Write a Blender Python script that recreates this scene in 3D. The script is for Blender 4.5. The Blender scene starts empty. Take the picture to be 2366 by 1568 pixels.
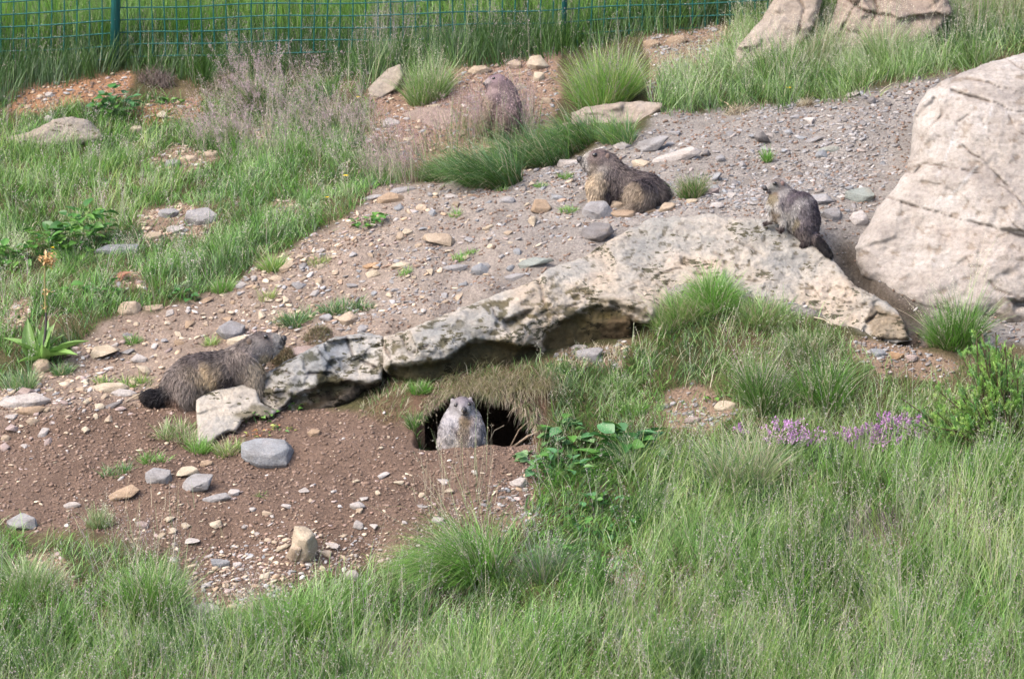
import bpy, math, random
import numpy as np
from mathutils import Vector

R = math.radians
random.seed(7)
RNG = np.random.default_rng(7)
SC = bpy.context.scene

# ------------------------------------------------------------------ camera, sky, sun, exposure
PITCH = R(14.0)
FPX = 8800.0                 # focal length in picture units (picture 2366 x 1568 units)
CU, CV = 1183.0, 784.0
CAM = np.array([0.0, -16.0 * math.cos(PITCH), 16.0 * math.sin(PITCH)])
FWD = np.array([0.0, math.cos(PITCH), -math.sin(PITCH)])
UP = np.array([0.0, math.sin(PITCH), math.cos(PITCH)])
RT = np.array([1.0, 0.0, 0.0])

cam = bpy.data.cameras.new('camera')
cam_o = bpy.data.objects.new('camera', cam)
SC.collection.objects.link(cam_o)
cam_o.location = CAM
cam_o.rotation_euler = (math.pi / 2 - PITCH, 0, 0)
cam.sensor_width = 36.0
cam.lens = 36.0 * FPX / 2366.0
cam.clip_end = 2000
cam.dof.use_dof = True
cam.dof.focus_distance = 15.4
cam.dof.aperture_fstop = 7.1
SC.camera = cam_o

SUN_EL, SUN_AZ = R(52), R(-62)     # light from the upper left
world = bpy.data.worlds.new('World')
SC.world = world
world.use_nodes = True
nt = world.node_tree
sky = nt.nodes.new('ShaderNodeTexSky')
sky.sky_type = 'NISHITA'
sky.sun_disc = False
sky.sun_elevation = SUN_EL
sky.sun_rotation = math.pi + SUN_AZ * -1 if False else R(242)
sky.air_density = 0.8
sky.dust_density = 5.0
bg = nt.nodes['Background']
nt.links.new(sky.outputs[0], bg.inputs[0])
bg.inputs[1].default_value = 0.15
sun = bpy.data.lights.new('sun', 'SUN')
sun.energy = 0.9
sun.angle = R(55)
sun.color = (1.0, 0.95, 0.88)
sun_o = bpy.data.objects.new('sun', sun)
SC.collection.objects.link(sun_o)
# the sun stands to the left and a little behind the camera
sd = Vector((-0.88 * math.cos(SUN_EL), -0.47 * math.cos(SUN_EL), math.sin(SUN_EL))).normalized()
sun_o.rotation_euler = sd.to_track_quat('Z', 'Y').to_euler()
SC.view_settings.view_transform = 'Standard'
SC.view_settings.look = 'None'
SC.view_settings.exposure = 1.47
SC.view_settings.gamma = 1.0
SC.cycles.max_bounces = 5
SC.cycles.diffuse_bounces = 3
SC.cycles.glossy_bounces = 1
SC.cycles.transmission_bounces = 2
SC.cycles.use_denoising = True
SC.cycles.use_adaptive_sampling = True
SC.cycles.adaptive_threshold = 0.02

# ------------------------------------------------------------------ maths helpers
def hash3(ix, iy, iz, seed=0):
    n = (ix.astype(np.int64) * 374761393 + iy.astype(np.int64) * 668265263 + iz.astype(np.int64) * 2147483647 + seed * 1274126177) & 0xFFFFFFFF
    n = ((n ^ (n >> 13)) * 1274126177) & 0xFFFFFFFF
    n = (n ^ (n >> 16)) & 0xFFFFFFFF
    n = (n * 2246822519) & 0xFFFFFFFF
    n = (n ^ (n >> 15)) & 0xFFFF
    return n / 32767.5 - 1.0

def vnoise(p, seed=0):
    p = np.asarray(p, float)
    i = np.floor(p)
    f = p - i
    f = f * f * (3 - 2 * f)
    i = i.astype(np.int64)
    r = 0
    for dx in (0, 1):
        wx = f[..., 0] if dx else 1 - f[..., 0]
        for dy in (0, 1):
            wy = f[..., 1] if dy else 1 - f[..., 1]
            for dz in (0, 1):
                wz = f[..., 2] if dz else 1 - f[..., 2]
                r = r + wx * wy * wz * hash3(i[..., 0] + dx, i[..., 1] + dy, i[..., 2] + dz, seed)
    return r

def fbm(p, scale, octs=3, seed=0):
    p = np.asarray(p, float) / scale
    a, s, t = 1.0, 0, 0
    for o in range(octs):
        s = s + a * vnoise(p * (2.03 ** o), seed + o * 17)
        t += a
        a *= 0.5
    return s / t

def n2(x, y, scale, octs=3, seed=0):
    x = np.asarray(x, float); y = np.asarray(y, float)
    return fbm(np.stack([x, y, np.full_like(x, 0.37)], -1), scale, octs, seed)

def rays(u, v):
    u = np.asarray(u, float); v = np.asarray(v, float)
    return FWD + ((u - CU) / FPX)[..., None] * RT + ((CV - v) / FPX)[..., None] * UP

def pt(u, v, d):
    """world point on picture ray (u,v) at forward depth d"""
    return CAM + rays(u, v) * np.asarray(d, float)[..., None]

def project(P):
    q = np.asarray(P, float) - CAM
    d = q @ FWD
    return CU + FPX * (q @ RT) / d, CV - FPX * (q @ UP) / d, d

def dep_y(u, v, y):
    r = rays(u, v)
    return (np.asarray(y, float) - CAM[1]) / r[..., 1]

SLOPE = math.tan(R(14.0))
def dep_dz(u, v, dz):
    r = rays(u, v)
    # CAM.z + r.z d = SLOPE*(CAM.y + r.y d) + dz
    return (SLOPE * CAM[1] + dz - CAM[2]) / (r[..., 2] - SLOPE * r[..., 1])

def sdist(poly, U, V):
    """signed distance in picture units, positive inside; also nearest boundary point"""
    poly = np.asarray(poly, float)
    U = np.asarray(U, float); V = np.asarray(V, float)
    best = np.full(U.shape, 1e18); bx = np.zeros(U.shape); by = np.zeros(U.shape)
    inside = np.zeros(U.shape, bool)
    n = len(poly)
    for i in range(n):
        x0, y0 = poly[i]; x1, y1 = poly[(i + 1) % n]
        dx, dy = x1 - x0, y1 - y0
        t = np.clip(((U - x0) * dx + (V - y0) * dy) / max(dx * dx + dy * dy, 1e-9), 0, 1)
        px, py = x0 + t * dx, y0 + t * dy
        d = (U - px) ** 2 + (V - py) ** 2
        m = d < best
        best = np.where(m, d, best); bx = np.where(m, px, bx); by = np.where(m, py, by)
        if y0 != y1:
            c = ((y0 > V) != (y1 > V)) & (U < (x1 - x0) * (V - y0) / (y1 - y0) + x0)
            inside ^= c
    s = np.sqrt(best)
    return np.where(inside, s, -s), bx, by

def pdist(line, U, V):
    line = np.asarray(line, float)
    best = np.full(np.shape(U), 1e18)
    for i in range(len(line) - 1):
        x0, y0 = line[i]; x1, y1 = line[i + 1]
        dx, dy = x1 - x0, y1 - y0
        t = np.clip(((U - x0) * dx + (V - y0) * dy) / max(dx * dx + dy * dy, 1e-9), 0, 1)
        best = np.minimum(best, (U - x0 - t * dx) ** 2 + (V - y0 - t * dy) ** 2)
    return np.sqrt(best)

def sstep(a, b, x):
    t = np.clip((x - a) / (b - a), 0, 1)
    return t * t * (3 - 2 * t)

def rodr(v, k, a):
    """rotate vectors v around unit axes k by angle a (arrays)"""
    c, s = np.cos(a)[..., None], np.sin(a)[..., None]
    return v * c + np.cross(k, v) * s + k * (np.sum(k * v, -1, keepdims=True)) * (1 - c)

def unit(v):
    return v / np.maximum(np.linalg.norm(v, axis=-1, keepdims=True), 1e-9)

# ------------------------------------------------------------------ object helpers
def mk_mesh(name, V, F, col=None, smooth=False):
    V = np.ascontiguousarray(V, np.float32); F = np.ascontiguousarray(F, np.int32)
    me = bpy.data.meshes.new(name)
    k = F.shape[1]
    me.vertices.add(len(V)); me.vertices.foreach_set('co', V.ravel())
    me.loops.add(F.size); me.loops.foreach_set('vertex_index', F.ravel())
    me.polygons.add(len(F))
    me.polygons.foreach_set('loop_start', np.arange(0, F.size, k, dtype=np.int32))
    me.update(calc_edges=True)
    if smooth:
        me.polygons.foreach_set('use_smooth', np.ones(len(F), bool))
    if col is not None:
        a = me.attributes.new('Col', 'FLOAT_COLOR', 'POINT')
        c = np.ones((len(V), 4), np.float32); c[:, :col.shape[1]] = col
        a.data.foreach_set('color', c.ravel())
    return me

def tag(o, label=None, cat=None, group=None, kind=None):
    if label: o['label'] = label
    if cat: o['category'] = cat
    if group: o['group'] = group
    if kind: o['kind'] = kind
    return o

def link(o, parent=None):
    SC.collection.objects.link(o)
    if parent is not None: o.parent = parent
    return o

def empty(name, loc):
    o = bpy.data.objects.new(name, None)
    o.empty_display_size = 0.05
    o.location = [float(a) for a in loc]
    return link(o)

def put(name, V, F, mat, col=None, smooth=False, origin=None, parent=None, parent_origin=None):
    """links one mesh object; V are world coordinates"""
    V = np.asarray(V, float)
    if parent is not None:
        org = np.array(parent_origin, float)
        o = bpy.data.objects.new(name, mk_mesh(name, V - org, F, col, smooth))
        o.data.materials.append(mat)
        return link(o, parent)
    org = np.array([0, 0, 0.0]) if origin is None else np.asarray(origin, float)
    o = bpy.data.objects.new(name, mk_mesh(name, V - org, F, col, smooth))
    o.location = [float(a) for a in org]
    o.data.materials.append(mat)
    return link(o)

class Buf:
    def __init__(s): s.V = []; s.F = []; s.C = []; s.n = 0
    def add(s, V, F, C):
        V = V.reshape(-1, 3); C = C.reshape(-1, 3)
        s.V.append(V); s.F.append(F + s.n); s.C.append(C); s.n += len(V)
    def put(s, name, mat, **k):
        if not s.V: return None
        return put(name, np.concatenate(s.V), np.concatenate(s.F), mat, np.concatenate(s.C), **k)

# ------------------------------------------------------------------ materials
def new_mat(name):
    m = bpy.data.materials.new(name); m.use_nodes = True
    n = m.node_tree.nodes; n.clear()
    out = n.new('ShaderNodeOutputMaterial')
    return m, m.node_tree, out

def N(t, kind, **k):
    n = t.nodes.new(kind)
    for a, b in k.items(): setattr(n, a, b)
    return n

def noise_node(t, scale, detail=4, rough=0.6, coord=None):
    n = N(t, 'ShaderNodeTexNoise')
    n.inputs['Scale'].default_value = scale; n.inputs['Detail'].default_value = detail; n.inputs['Roughness'].default_value = rough
    if coord is not None: t.links.new(coord, n.inputs['Vector'])
    return n

def ramp(t, src, stops):
    r = N(t, 'ShaderNodeValToRGB')
    e = r.color_ramp.elements
    while len(e) < len(stops): e.new(0.5)
    for i, (p, c) in enumerate(stops):
        e[i].position = p; e[i].color = (*c, 1) if len(c) == 3 else c
    t.links.new(src, r.inputs[0])
    return r

def mixc(t, fac, a, b, mode='MIX'):
    m = N(t, 'ShaderNodeMix', data_type='RGBA', blend_type=mode)
    if isinstance(fac, float): m.inputs[0].default_value = fac
    else: t.links.new(fac, m.inputs[0])
    for sock, x in ((m.inputs[6], a), (m.inputs[7], b)):
        if isinstance(x, tuple): sock.default_value = (*x, 1)
        else: t.links.new(x, sock)
    return m.outputs[2]

def leaf_mat(name, trans=0.35, gloss=0.06):
    m, t, out = new_mat(name)
    a = N(t, 'ShaderNodeAttribute', attribute_name='Col')
    d = N(t, 'ShaderNodeBsdfDiffuse'); tr = N(t, 'ShaderNodeBsdfTranslucent')
    t.links.new(a.outputs[0], d.inputs[0]); t.links.new(a.outputs[0], tr.inputs[0])
    mx = N(t, 'ShaderNodeMixShader'); mx.inputs[0].default_value = trans
    t.links.new(d.outputs[0], mx.inputs[1]); t.links.new(tr.outputs[0], mx.inputs[2])
    last = mx
    if gloss:
        g = N(t, 'ShaderNodeBsdfGlossy'); g.inputs['Roughness'].default_value = 0.45
        m2 = N(t, 'ShaderNodeMixShader'); m2.inputs[0].default_value = gloss
        t.links.new(mx.outputs[0], m2.inputs[1]); t.links.new(g.outputs[0], m2.inputs[2]); last = m2
    t.links.new(last.outputs[0], out.inputs[0])
    return m

def fur_mat():
    m, t, out = new_mat('fur')
    a = N(t, 'ShaderNodeAttribute', attribute_name='Col')
    p = N(t, 'ShaderNodeBsdfPrincipled')
    p.inputs['Roughness'].default_value = 0.65
    p.inputs['Specular IOR Level'].default_value = 0.25
    t.links.new(a.outputs[0], p.inputs['Base Color'])
    t.links.new(p.outputs[0], out.inputs[0])
    return m

def plain_mat(name, col, rough=0.5, spec=0.5, nscale=None):
    m, t, out = new_mat(name)
    p = N(t, 'ShaderNodeBsdfPrincipled')
    p.inputs['Roughness'].default_value = rough
    p.inputs['Specular IOR Level'].default_value = spec
    if nscale:
        n = noise_node(t, nscale)
        c = ramp(t, n.outputs[0], [(0.3, tuple(x * 0.7 for x in col)), (0.7, tuple(min(1, x * 1.25) for x in col))])
        t.links.new(c.outputs[0], p.inputs['Base Color'])
    else:
        p.inputs['Base Color'].default_value = (*col, 1)
    t.links.new(p.outputs[0], out.inputs[0])
    return m

def rock_mat(name, tones, spots=0.0, bump=0.5, strata=0.0, sc=1.0):
    """tones = three albedos mixed by noise; spots = amount of dark lichen pits; vertex colour multiplies"""
    m, t, out = new_mat(name)
    g = N(t, 'ShaderNodeNewGeometry'); co = g.outputs['Position']
    n1 = noise_node(t, 5.0 * sc, 6, 0.65, co)
    c1 = ramp(t, n1.outputs[0], [(0.36, tones[0]), (0.5, tones[1]), (0.64, tones[2])])
    n3 = noise_node(t, 55.0 * sc, 5, 0.7, co)
    v = ramp(t, n3.outputs[0], [(0.3, (0.72, 0.70, 0.68)), (0.55, (1, 1, 1)), (0.75, (1.12, 1.1, 1.06))])
    col = mixc(t, 1.0, c1.outputs[0], v.outputs[0], 'MULTIPLY')
    if strata:
        mp = N(t, 'ShaderNodeMapping'); mp.inputs['Scale'].default_value = (4, 9, 70); mp.inputs['Rotation'].default_value = (0.25, 0.35, 0)
        t.links.new(co, mp.inputs[0])
        ns = noise_node(t, 1.0, 4, 0.6, mp.outputs[0])
        cs = ramp(t, ns.outputs[0], [(0.38, (0.72, 0.69, 0.66)), (0.52, (1, 1, 1))])
        col = mixc(t, strata, col, mixc(t, 1.0, col, cs.outputs[0], 'MULTIPLY'))
    if spots:
        nz = noise_node(t, 9.0, 3, 0.5, co)
        mpp = N(t, 'ShaderNodeMapping'); mpp.inputs['Scale'].default_value = (0.6, 1.0, 1.5); mpp.inputs['Rotation'].default_value = (0, 0.5, 0.3)
        t.links.new(co, mpp.inputs[0])
        w = N(t, 'ShaderNodeTexNoise'); w.inputs['Scale'].default_value = 48; w.inputs['Detail'].default_value = 4; w.inputs['Roughness'].default_value = 0.6
        t.links.new(mpp.outputs[0], w.inputs['Vector'])
        n9 = noise_node(t, 2.3, 3, 0.5, co)
        gb = ramp(t, n9.outputs[0], [(0.38, (0.84, 0.88, 0.92)), (0.5, (1, 1, 1)), (0.6, (1.06, 1.0, 0.93))])
        col = mixc(t, 1.0, col, gb.outputs[0], 'MULTIPLY')
        m1 = N(t, 'ShaderNodeMath', operation='MULTIPLY'); t.links.new(nz.outputs[0], m1.inputs[0]); t.links.new(w.outputs[0], m1.inputs[1])
        sp = ramp(t, m1.outputs[0], [(0.332 - 0.012 * spots, (0, 0, 0)), (0.352 - 0.012 * spots, (1, 1, 1))])
        col = mixc(t, sp.outputs[0], col, (0.085, 0.078, 0.05))
    a = N(t, 'ShaderNodeAttribute', attribute_name='Col')
    col = mixc(t, 1.0, col, a.outputs[0], 'MULTIPLY')
    p = N(t, 'ShaderNodeBsdfPrincipled')
    p.inputs['Roughness'].default_value = 0.88
    p.inputs['Specular IOR Level'].default_value = 0.25
    t.links.new(col, p.inputs['Base Color'])
    b = N(t, 'ShaderNodeBump'); b.inputs['Strength'].default_value = bump; b.inputs['Distance'].default_value = 0.03
    nb = noise_node(t, 26.0 * sc, 7, 0.68, co)
    t.links.new(nb.outputs[0], b.inputs['Height'])
    t.links.new(b.outputs[0], p.inputs['Normal'])
    t.links.new(p.outputs[0], out.inputs[0])
    return m

def ground_mat():
    m, t, out = new_mat('ground')
    g = N(t, 'ShaderNodeNewGeometry'); co = g.outputs['Position']
    a = N(t, 'ShaderNodeAttribute', attribute_name='Col')
    n1 = noise_node(t, 90.0, 5, 0.7, co)
    c = ramp(t, n1.outputs[0], [(0.32, (0.62, 0.60, 0.58)), (0.5, (0.95, 0.95, 0.95)), (0.68, (1.35, 1.33, 1.3))])
    n0 = noise_node(t, 9.0, 5, 0.65, co)
    c0 = ramp(t, n0.outputs[0], [(0.3, (0.78, 0.76, 0.74)), (0.7, (1.2, 1.18, 1.16))])
    col = mixc(t, 1.0, mixc(t, 1.0, a.outputs[0], (0.84, 0.82, 0.80), 'MULTIPLY'), mixc(t, 1.0, c.outputs[0], c0.outputs[0], 'MULTIPLY'), 'MULTIPLY')
    p = N(t, 'ShaderNodeBsdfPrincipled'); p.inputs['Roughness'].default_value = 0.95
    p.inputs['Specular IOR Level'].default_value = 0.15
    t.links.new(col, p.inputs['Base Color'])
    b = N(t, 'ShaderNodeBump'); b.inputs['Strength'].default_value = 0.9; b.inputs['Distance'].default_value = 0.012
    nb = noise_node(t, 120.0, 5, 0.7, co)
    t.links.new(nb.outputs[0], b.inputs['Height']); t.links.new(b.outputs[0], p.inputs['Normal'])
    t.links.new(p.outputs[0], out.inputs[0])
    return m

M_LEAF = leaf_mat('grass_blade')
M_BROAD = leaf_mat('broad_leaf', 0.25, 0.04)
M_SEED = leaf_mat('seed_head', 0.15, 0)
M_FUR = fur_mat()
M_EYE = plain_mat('eye', (0.008, 0.006, 0.005), 0.12, 0.8)
M_NOSE = plain_mat('nose', (0.02, 0.018, 0.02), 0.45, 0.5)
M_CLAW = plain_mat('claw', (0.04, 0.03, 0.025), 0.5, 0.4)
M_GROUND = ground_mat()
M_STONE = rock_mat('stone', [(0.66, 0.64, 0.62), (0.8, 0.79, 0.78), (0.86, 0.86, 0.86)], 0, 0.45, 0.5, 3.0)
M_PEBBLE = None
M_LIME = rock_mat('limestone_ledge', [(0.275, 0.265, 0.245), (0.34, 0.315, 0.275), (0.38, 0.335, 0.285)], 1.0, 0.75, 0.25)
M_BOULDER = rock_mat('boulder_stone', [(0.255, 0.23, 0.21), (0.315, 0.285, 0.255), (0.36, 0.335, 0.31)], 0.0, 0.5, 0.3)
M_GREEN_PAINT = plain_mat('green_coated_wire', (0.008, 0.095, 0.08), 0.45, 0.4)
M_POST = plain_mat('green_post_paint', (0.015, 0.10, 0.095), 0.5, 0.4, 14)

# ------------------------------------------------------------------ terrain
# (u, v, height above the base slope)
CT = [
 (-500,1700,0),(0,1700,0),(600,1700,0),(1200,1700,0),(1800,1700,.02),(2400,1700,.03),(3000,1700,.05),
 (0,1450,0),(500,1480,0),(1000,1450,0),(1500,1400,.03),(2000,1400,.05),(2400,1400,.08),(2900,1300,.1),
 (-300,1200,.03),(0,1230,.02),(250,1230,.02),(500,1300,.0),(800,1330,0),(1100,1300,.0),(1400,1250,.03),(1800,1230,.06),
 (-300,1000,.07),(0,1060,.05),(250,1050,.06),(450,1060,.07),(640,1100,.07),(820,1100,.09),(1000,1130,.09),(1180,1150,.07),
 (620,1000,.095),(760,990,.11),(900,1000,.13),(1000,1028,.125),(1080,1040,.12),(1180,1040,.11),(1250,1050,.1),
 (1330,1080,.08),(1500,1050,.11),(1700,1080,.12),(1950,1050,.13),(2200,1050,.15),(2500,1050,.18),
 (1280,1000,.16),(1400,950,.17),(1600,950,.19),(1850,930,.21),(2100,930,.22),(2350,950,.22),
 (-300,880,.10),(0,920,.10),(150,850,.11),(200,930,.10),(320,950,.10),(424,940,.115),
 (300,720,.14),(450,700,.17),(600,620,.22),(720,560,.26),
 (-300,650,.05),(0,650,.06),(150,500,.05),(400,560,.12),(400,420,.06),(650,450,.14),(800,420,.2),
 (500,820,.17),(650,780,.21),(760,740,.24),(880,740,.30),(1000,700,.35),(1130,655,.39),(1250,610,.41),
 (1340,560,.43),(1460,505,.45),(1600,480,.47),(1770,480,.49),(1900,480,.48),(2000,460,.47),(2200,450,.48),(2600,450,.5),
 (700,620,.24),(850,560,.3),(1000,500,.34),(1150,470,.37),(1000,600,.34),(1200,540,.40),
 (870,445,.29),(980,432,.31),(1100,425,.335),(1240,400,.36),(1320,440,.38),(1340,480,.405),(1450,500,.415),(1560,470,.42),
 (1480,320,.32),(1530,285,.31),(1650,350,.39),(1800,300,.38),(2000,300,.42),(2120,220,.42),(2400,200,.46),(2800,200,.5),
 (1600,230,.28),(1800,200,.32),(2000,120,.34),(2300,80,.38),(2800,50,.4),(1600,80,.26),(1900,0,.34),
 (0,280,-.02),(-400,300,0),(200,330,0),(500,300,.0),(800,300,.05),(950,300,.14),(1150,305,.2),(1280,270,.22),(1420,280,.25),
 (0,190,.02),(260,160,.04),(450,240,.0),(450,180,.0),(700,190,.02),(880,190,.12),(1100,170,.2),(1240,140,.22),(1400,180,.24),
 (-400,100,.03),(0,80,.03),(600,80,.03),(1000,80,.08),(1300,80,.15),(0,-100,.05),(700,-100,.05),(1400,-100,.15),(2100,-100,.3),(2800,-100,.35),
 (-900,700,.05),(-900,1300,0),(3300,700,.4),(3300,1300,.1),
 (890,900,.2),(960,885,.215),(1050,880,.22),(1150,880,.22),(1250,870,.22),(1250,830,.235),(1080,855,.225),(940,865,.225),
 (1350,840,.24),(1450,820,.26),(1540,760,.33),(1580,710,.38),(1700,740,.365),(1850,770,.33),(1940,745,.34),(2050,800,.31),
 (1555,668,.425),(1600,655,.44),(1660,652,.45),(1740,688,.425),(1850,714,.395),(2150,790,.3),(2300,800,.29),(2500,800,.3),(1400,880,.2),(1700,850,.26),
]
ctw = []
for (u, v, dz) in CT:
    p = pt(np.array(u), np.array(v), dep_dz(u, v, dz))
    ctw.append((p[0], p[1], dz))
def wpt(u, v, dz, dy, dz2):
    p = pt(np.array(u), np.array(v), dep_dz(u, v, dz)); ctw.append((p[0], p[1] + dy, dz2))
# hollow behind the crest of the scree, where the dark tussocks stand
for u, v, dz in ((980,432,.31),(1100,425,.335),(1230,402,.36)): wpt(u, v, dz, 0.22, dz - 0.13); wpt(u, v, dz, 0.45, dz - 0.15)
for u, v, dz, a in ((700,965,.10,.1),(700,965,.10,.2),(640,970,.095,.08),(780,955,.115,.1),(850,930,.135,.08),(850,930,.135,.2),(960,884,.20,.09),(960,884,.195,.2),(1080,866,.205,.09),(1080,866,.205,.2),
                    (1200,842,.215,.09),(1200,842,.215,.2),(1300,822,.225,.09),(1300,822,.225,.2),(1440,805,.245,.09),(1440,805,.25,.18),(540,1005,.085,.06),(470,1036,.078,.05)):
    wpt(u, v, dz, 0, dz); wpt(u, v, dz, a, dz - .012)
wpt(1450,503,.415,0.16,.345); wpt(1520,493,.42,0.16,.355); wpt(1400,505,.415,0.16,.35)
ctw = np.array(ctw)
# the burrow: lip of the soil mound, pit behind it, bank with an opening
LIP = pt(np.array(1090.), np.array(1040.), dep_dz(1090, 1040, .12))
PIT_X0, PIT_X1 = pt(np.array(960.), np.array(1000.), 15.55)[0], pt(np.array(1262.), np.array(1000.), 15.55)[0]
PIT_Y0, PIT_Y1 = LIP[1] + 0.03, LIP[1] + 0.285

TRENCH = [tuple(pt(np.array(float(a)), np.array(float(b)), dep_dz(a, b, c))[:2]) for a, b, c in ((1955,585,.46),(2000,650,.44),(2055,695,.40),(2115,730,.35))]
def Hb(x, y):
    """height above the base slope"""
    x = np.asarray(x, float); y = np.asarray(y, float)
    sh = x.shape; x = x.ravel(); y = y.ravel()
    out = np.zeros(len(x))
    for a in range(0, len(x), 20000):
        dx = x[a:a+20000, None] - ctw[None, :, 0]; dy = y[a:a+20000, None] - ctw[None, :, 1]
        w = 1.0 / (dx * dx + dy * dy * 1.0 + 0.006) ** 1.9
        out[a:a+20000] = (w @ ctw[:, 2]) / w.sum(1)
    d = np.full(len(x), 9.0)
    for (ax, ay), (bx, by) in zip(TRENCH[:-1], TRENCH[1:]):
        t = np.clip(((x - ax) * (bx - ax) + (y - ay) * (by - ay)) / ((bx - ax) ** 2 + (by - ay) ** 2), 0, 1)
        d = np.minimum(d, np.hypot(x - ax - t * (bx - ax), y - ay - t * (by - ay)))
    out -= 0.50 * np.exp(-(d / 0.075) ** 2)
    out += 0.022 * n2(x, y, 0.35, 3, 5) + 0.007 * n2(x, y, 0.07, 2, 9)
    out += 0.10 * n2(x, y, 6.0, 2, 3) * sstep(4, 9, np.hypot(x, y))
    return out.reshape(sh)

def brow(x):
    xc = 0.5 * (PIT_X0 + PIT_X1); hw = 0.5 * (PIT_X1 - PIT_X0)
    q = (x - xc) / hw
    return PIT_Y1 - 0.075 * np.clip(q + .1, 0, 2) ** .8 - 0.16 * np.abs(q) ** 2.6 + 0.022 * n2(x, x * 0, 0.07, 3, 4)

def pit_depth(x, y):
    xc = 0.5 * (PIT_X0 + PIT_X1); hw = 0.5 * (PIT_X1 - PIT_X0)
    q = (x - xc) / hw
    y1 = brow(x)
    side = sstep(1.0, 0.80, np.abs(q + 0.06 * n2(x, y, .06, 2, 14)))
    lipn = 0.035 * n2(x, x * 0, .09, 3, 44)
    front = sstep(PIT_Y0 + lipn, PIT_Y0 + 0.09 + lipn, y)
    back = (y < y1).astype(float)
    return side * front * back * 0.2

def H(x, y):
    x = np.asarray(x, float); y = np.asarray(y, float)
    yy = np.where(y > 30, 30 + (y - 30) * 0.3, y)
    yy = np.where(yy < -14, -14 + (yy + 14) * 0.3, yy)
    return SLOPE * yy + Hb(x, y) - pit_depth(x, y)

def cast(u, v):
    """first hit of picture rays with the ground"""
    u = np.atleast_1d(np.asarray(u, float)); v = np.atleast_1d(np.asarray(v, float))
    r = rays(u, v)
    t = np.arange(11.5, 26, 0.1)
    P = CAM + r[:, None, :] * t[None, :, None]
    below = P[..., 2] < H(P[..., 0], P[..., 1])
    k = np.argmax(below, 1); k = np.where(below.any(1), k, len(t) - 1)
    lo = t[np.maximum(k - 1, 0)]; hi = t[k]
    for _ in range(9):
        mid = 0.5 * (lo + hi)
        Q = CAM + r * mid[:, None]
        b = Q[:, 2] < H(Q[:, 0], Q[:, 1])
        hi = np.where(b, mid, hi); lo = np.where(b, lo, mid)
    return CAM + r * hi[:, None]

def c1(u, v): return cast(u, v)[0]

# zones in picture units (looked up through the projection of world points on the ground)
Z_SCREE = [(870,432),(1000,428),(1240,388),(1340,365),(1480,300),(1530,262),(1900,235),(2130,180),(2366,150),(3200,120),(3200,780),(2100,800),(1960,740),(1540,690),(1250,760),(890,880),(600,920),(455,930),(380,950),(240,940),(0,1010),(-900,1100),(-900,960),(0,905),(150,835),(270,725),(430,700),(600,615),(700,560),(800,500)]
Z_SOIL = [(-900,1050),(0,960),(240,930),(450,925),(700,940),(960,950),(1000,960),(1040,1000),(1230,1000),(1260,1080),(1210,1190),(1050,1240),(900,1290),(770,1335),(560,1400),(440,1330),(250,1235),(0,1220),(-900,1240)]
Z_RED = [[(0,245),(60,205),(180,180),(300,175),(300,235),(200,240),(60,262)],[(285,245),(460,230),(480,270),(340,295)]]
Z_MOUND = [(840,320),(850,215),(1060,155),(1290,115),(1300,200),(1275,300),(1150,340),(900,400),(870,350)]
Z_GRAV = [[(1490,95),(1650,55),(1700,100),(1620,170),(1510,215)],[(350,372),(400,345),(510,345),(515,375),(420,405),(360,400)],[(330,490),(440,470),(520,500),(470,550),(340,565)],
          [(1960,790),(2100,790),(2220,840),(2180,880),(2060,870),(1970,830)],[(1530,900),(1600,880),(1720,950),(1650,1010),(1540,990)],[(640,1230),(900,1240),(800,1320),(560,1420),(430,1420),(440,1300)],
          [(1290,810),(1450,790),(1440,850),(1300,850)],[(1110,1120),(1230,1080),(1250,1200),(1150,1240)],[(1380,1290),(1470,1270),(1500,1370),(1400,1400)],[(560,300),(620,285),(650,325),(590,345)],[(815,290),(880,265),(900,320),(850,345)],[(20,700),(70,690),(60,760),(0,760)],[(250,640),(330,620),(340,665),(270,675)],[(620,470),(690,455),(700,490),(640,500)],[(900,1490),(960,1480),(990,1540),(920,1550)],[(1960,1230),(2080,1210),(2090,1270),(1980,1280)],[(60,1290),(140,1280),(180,1350),(90,1380)]]

def zone(poly, u, v, soft=10, wob=18):
    w = wob * n2(u, v * 1.6, 60, 3, 21)
    s, _, _ = sdist(poly, u, v)
    return sstep(-soft, soft, s + w)

def zones(P):
    u, v, _ = project(P)
    u0 = u.copy(); v0 = v.copy()
    scree = zone(Z_SCREE, u, v)
    soil = zone(Z_SOIL, u, v)
    red = np.maximum.reduce([zone(z, u, v, 8) for z in Z_RED])
    mound = zone(Z_MOUND, u, v)
    grav = np.maximum.reduce([zone(z, u, v, 8) for z in Z_GRAV])
    return u, v, scree, soil, red, mound, grav

def axis(a, b, s, far, g=1.25):
    c = list(np.arange(a, b + 1e-6, s)); st = s; x = b
    up = []
    while x < far: st *= g; x += st; up.append(x)
    st = s; x = a; dn = []
    while x > -far: st *= g; x -= st; dn.append(x)
    return np.array(dn[::-1] + c + up)
gx = axis(-2.7, 2.7, 0.02, 400); gy = axis(-3.5, 4.0, 0.02, 500)
gx = np.unique(np.round(np.concatenate([gx, np.arange(PIT_X0 - .03, PIT_X1 + .03, 0.006)]), 4))
gy = np.unique(np.round(np.concatenate([gy, np.arange(PIT_Y0 - .03, PIT_Y1 + .05, 0.006)]), 4))
X, Y = np.meshgrid(gx, gy)
Zt = H(X, Y)
GV = np.stack([X, Y, Zt], -1).reshape(-1, 3)
nx, ny = len(gx), len(gy)
idx = np.arange(nx * ny).reshape(ny, nx)
GF = np.stack([idx[:-1, :-1], idx[:-1, 1:], idx[1:, 1:], idx[1:, :-1]], -1).reshape(-1, 4)
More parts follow.
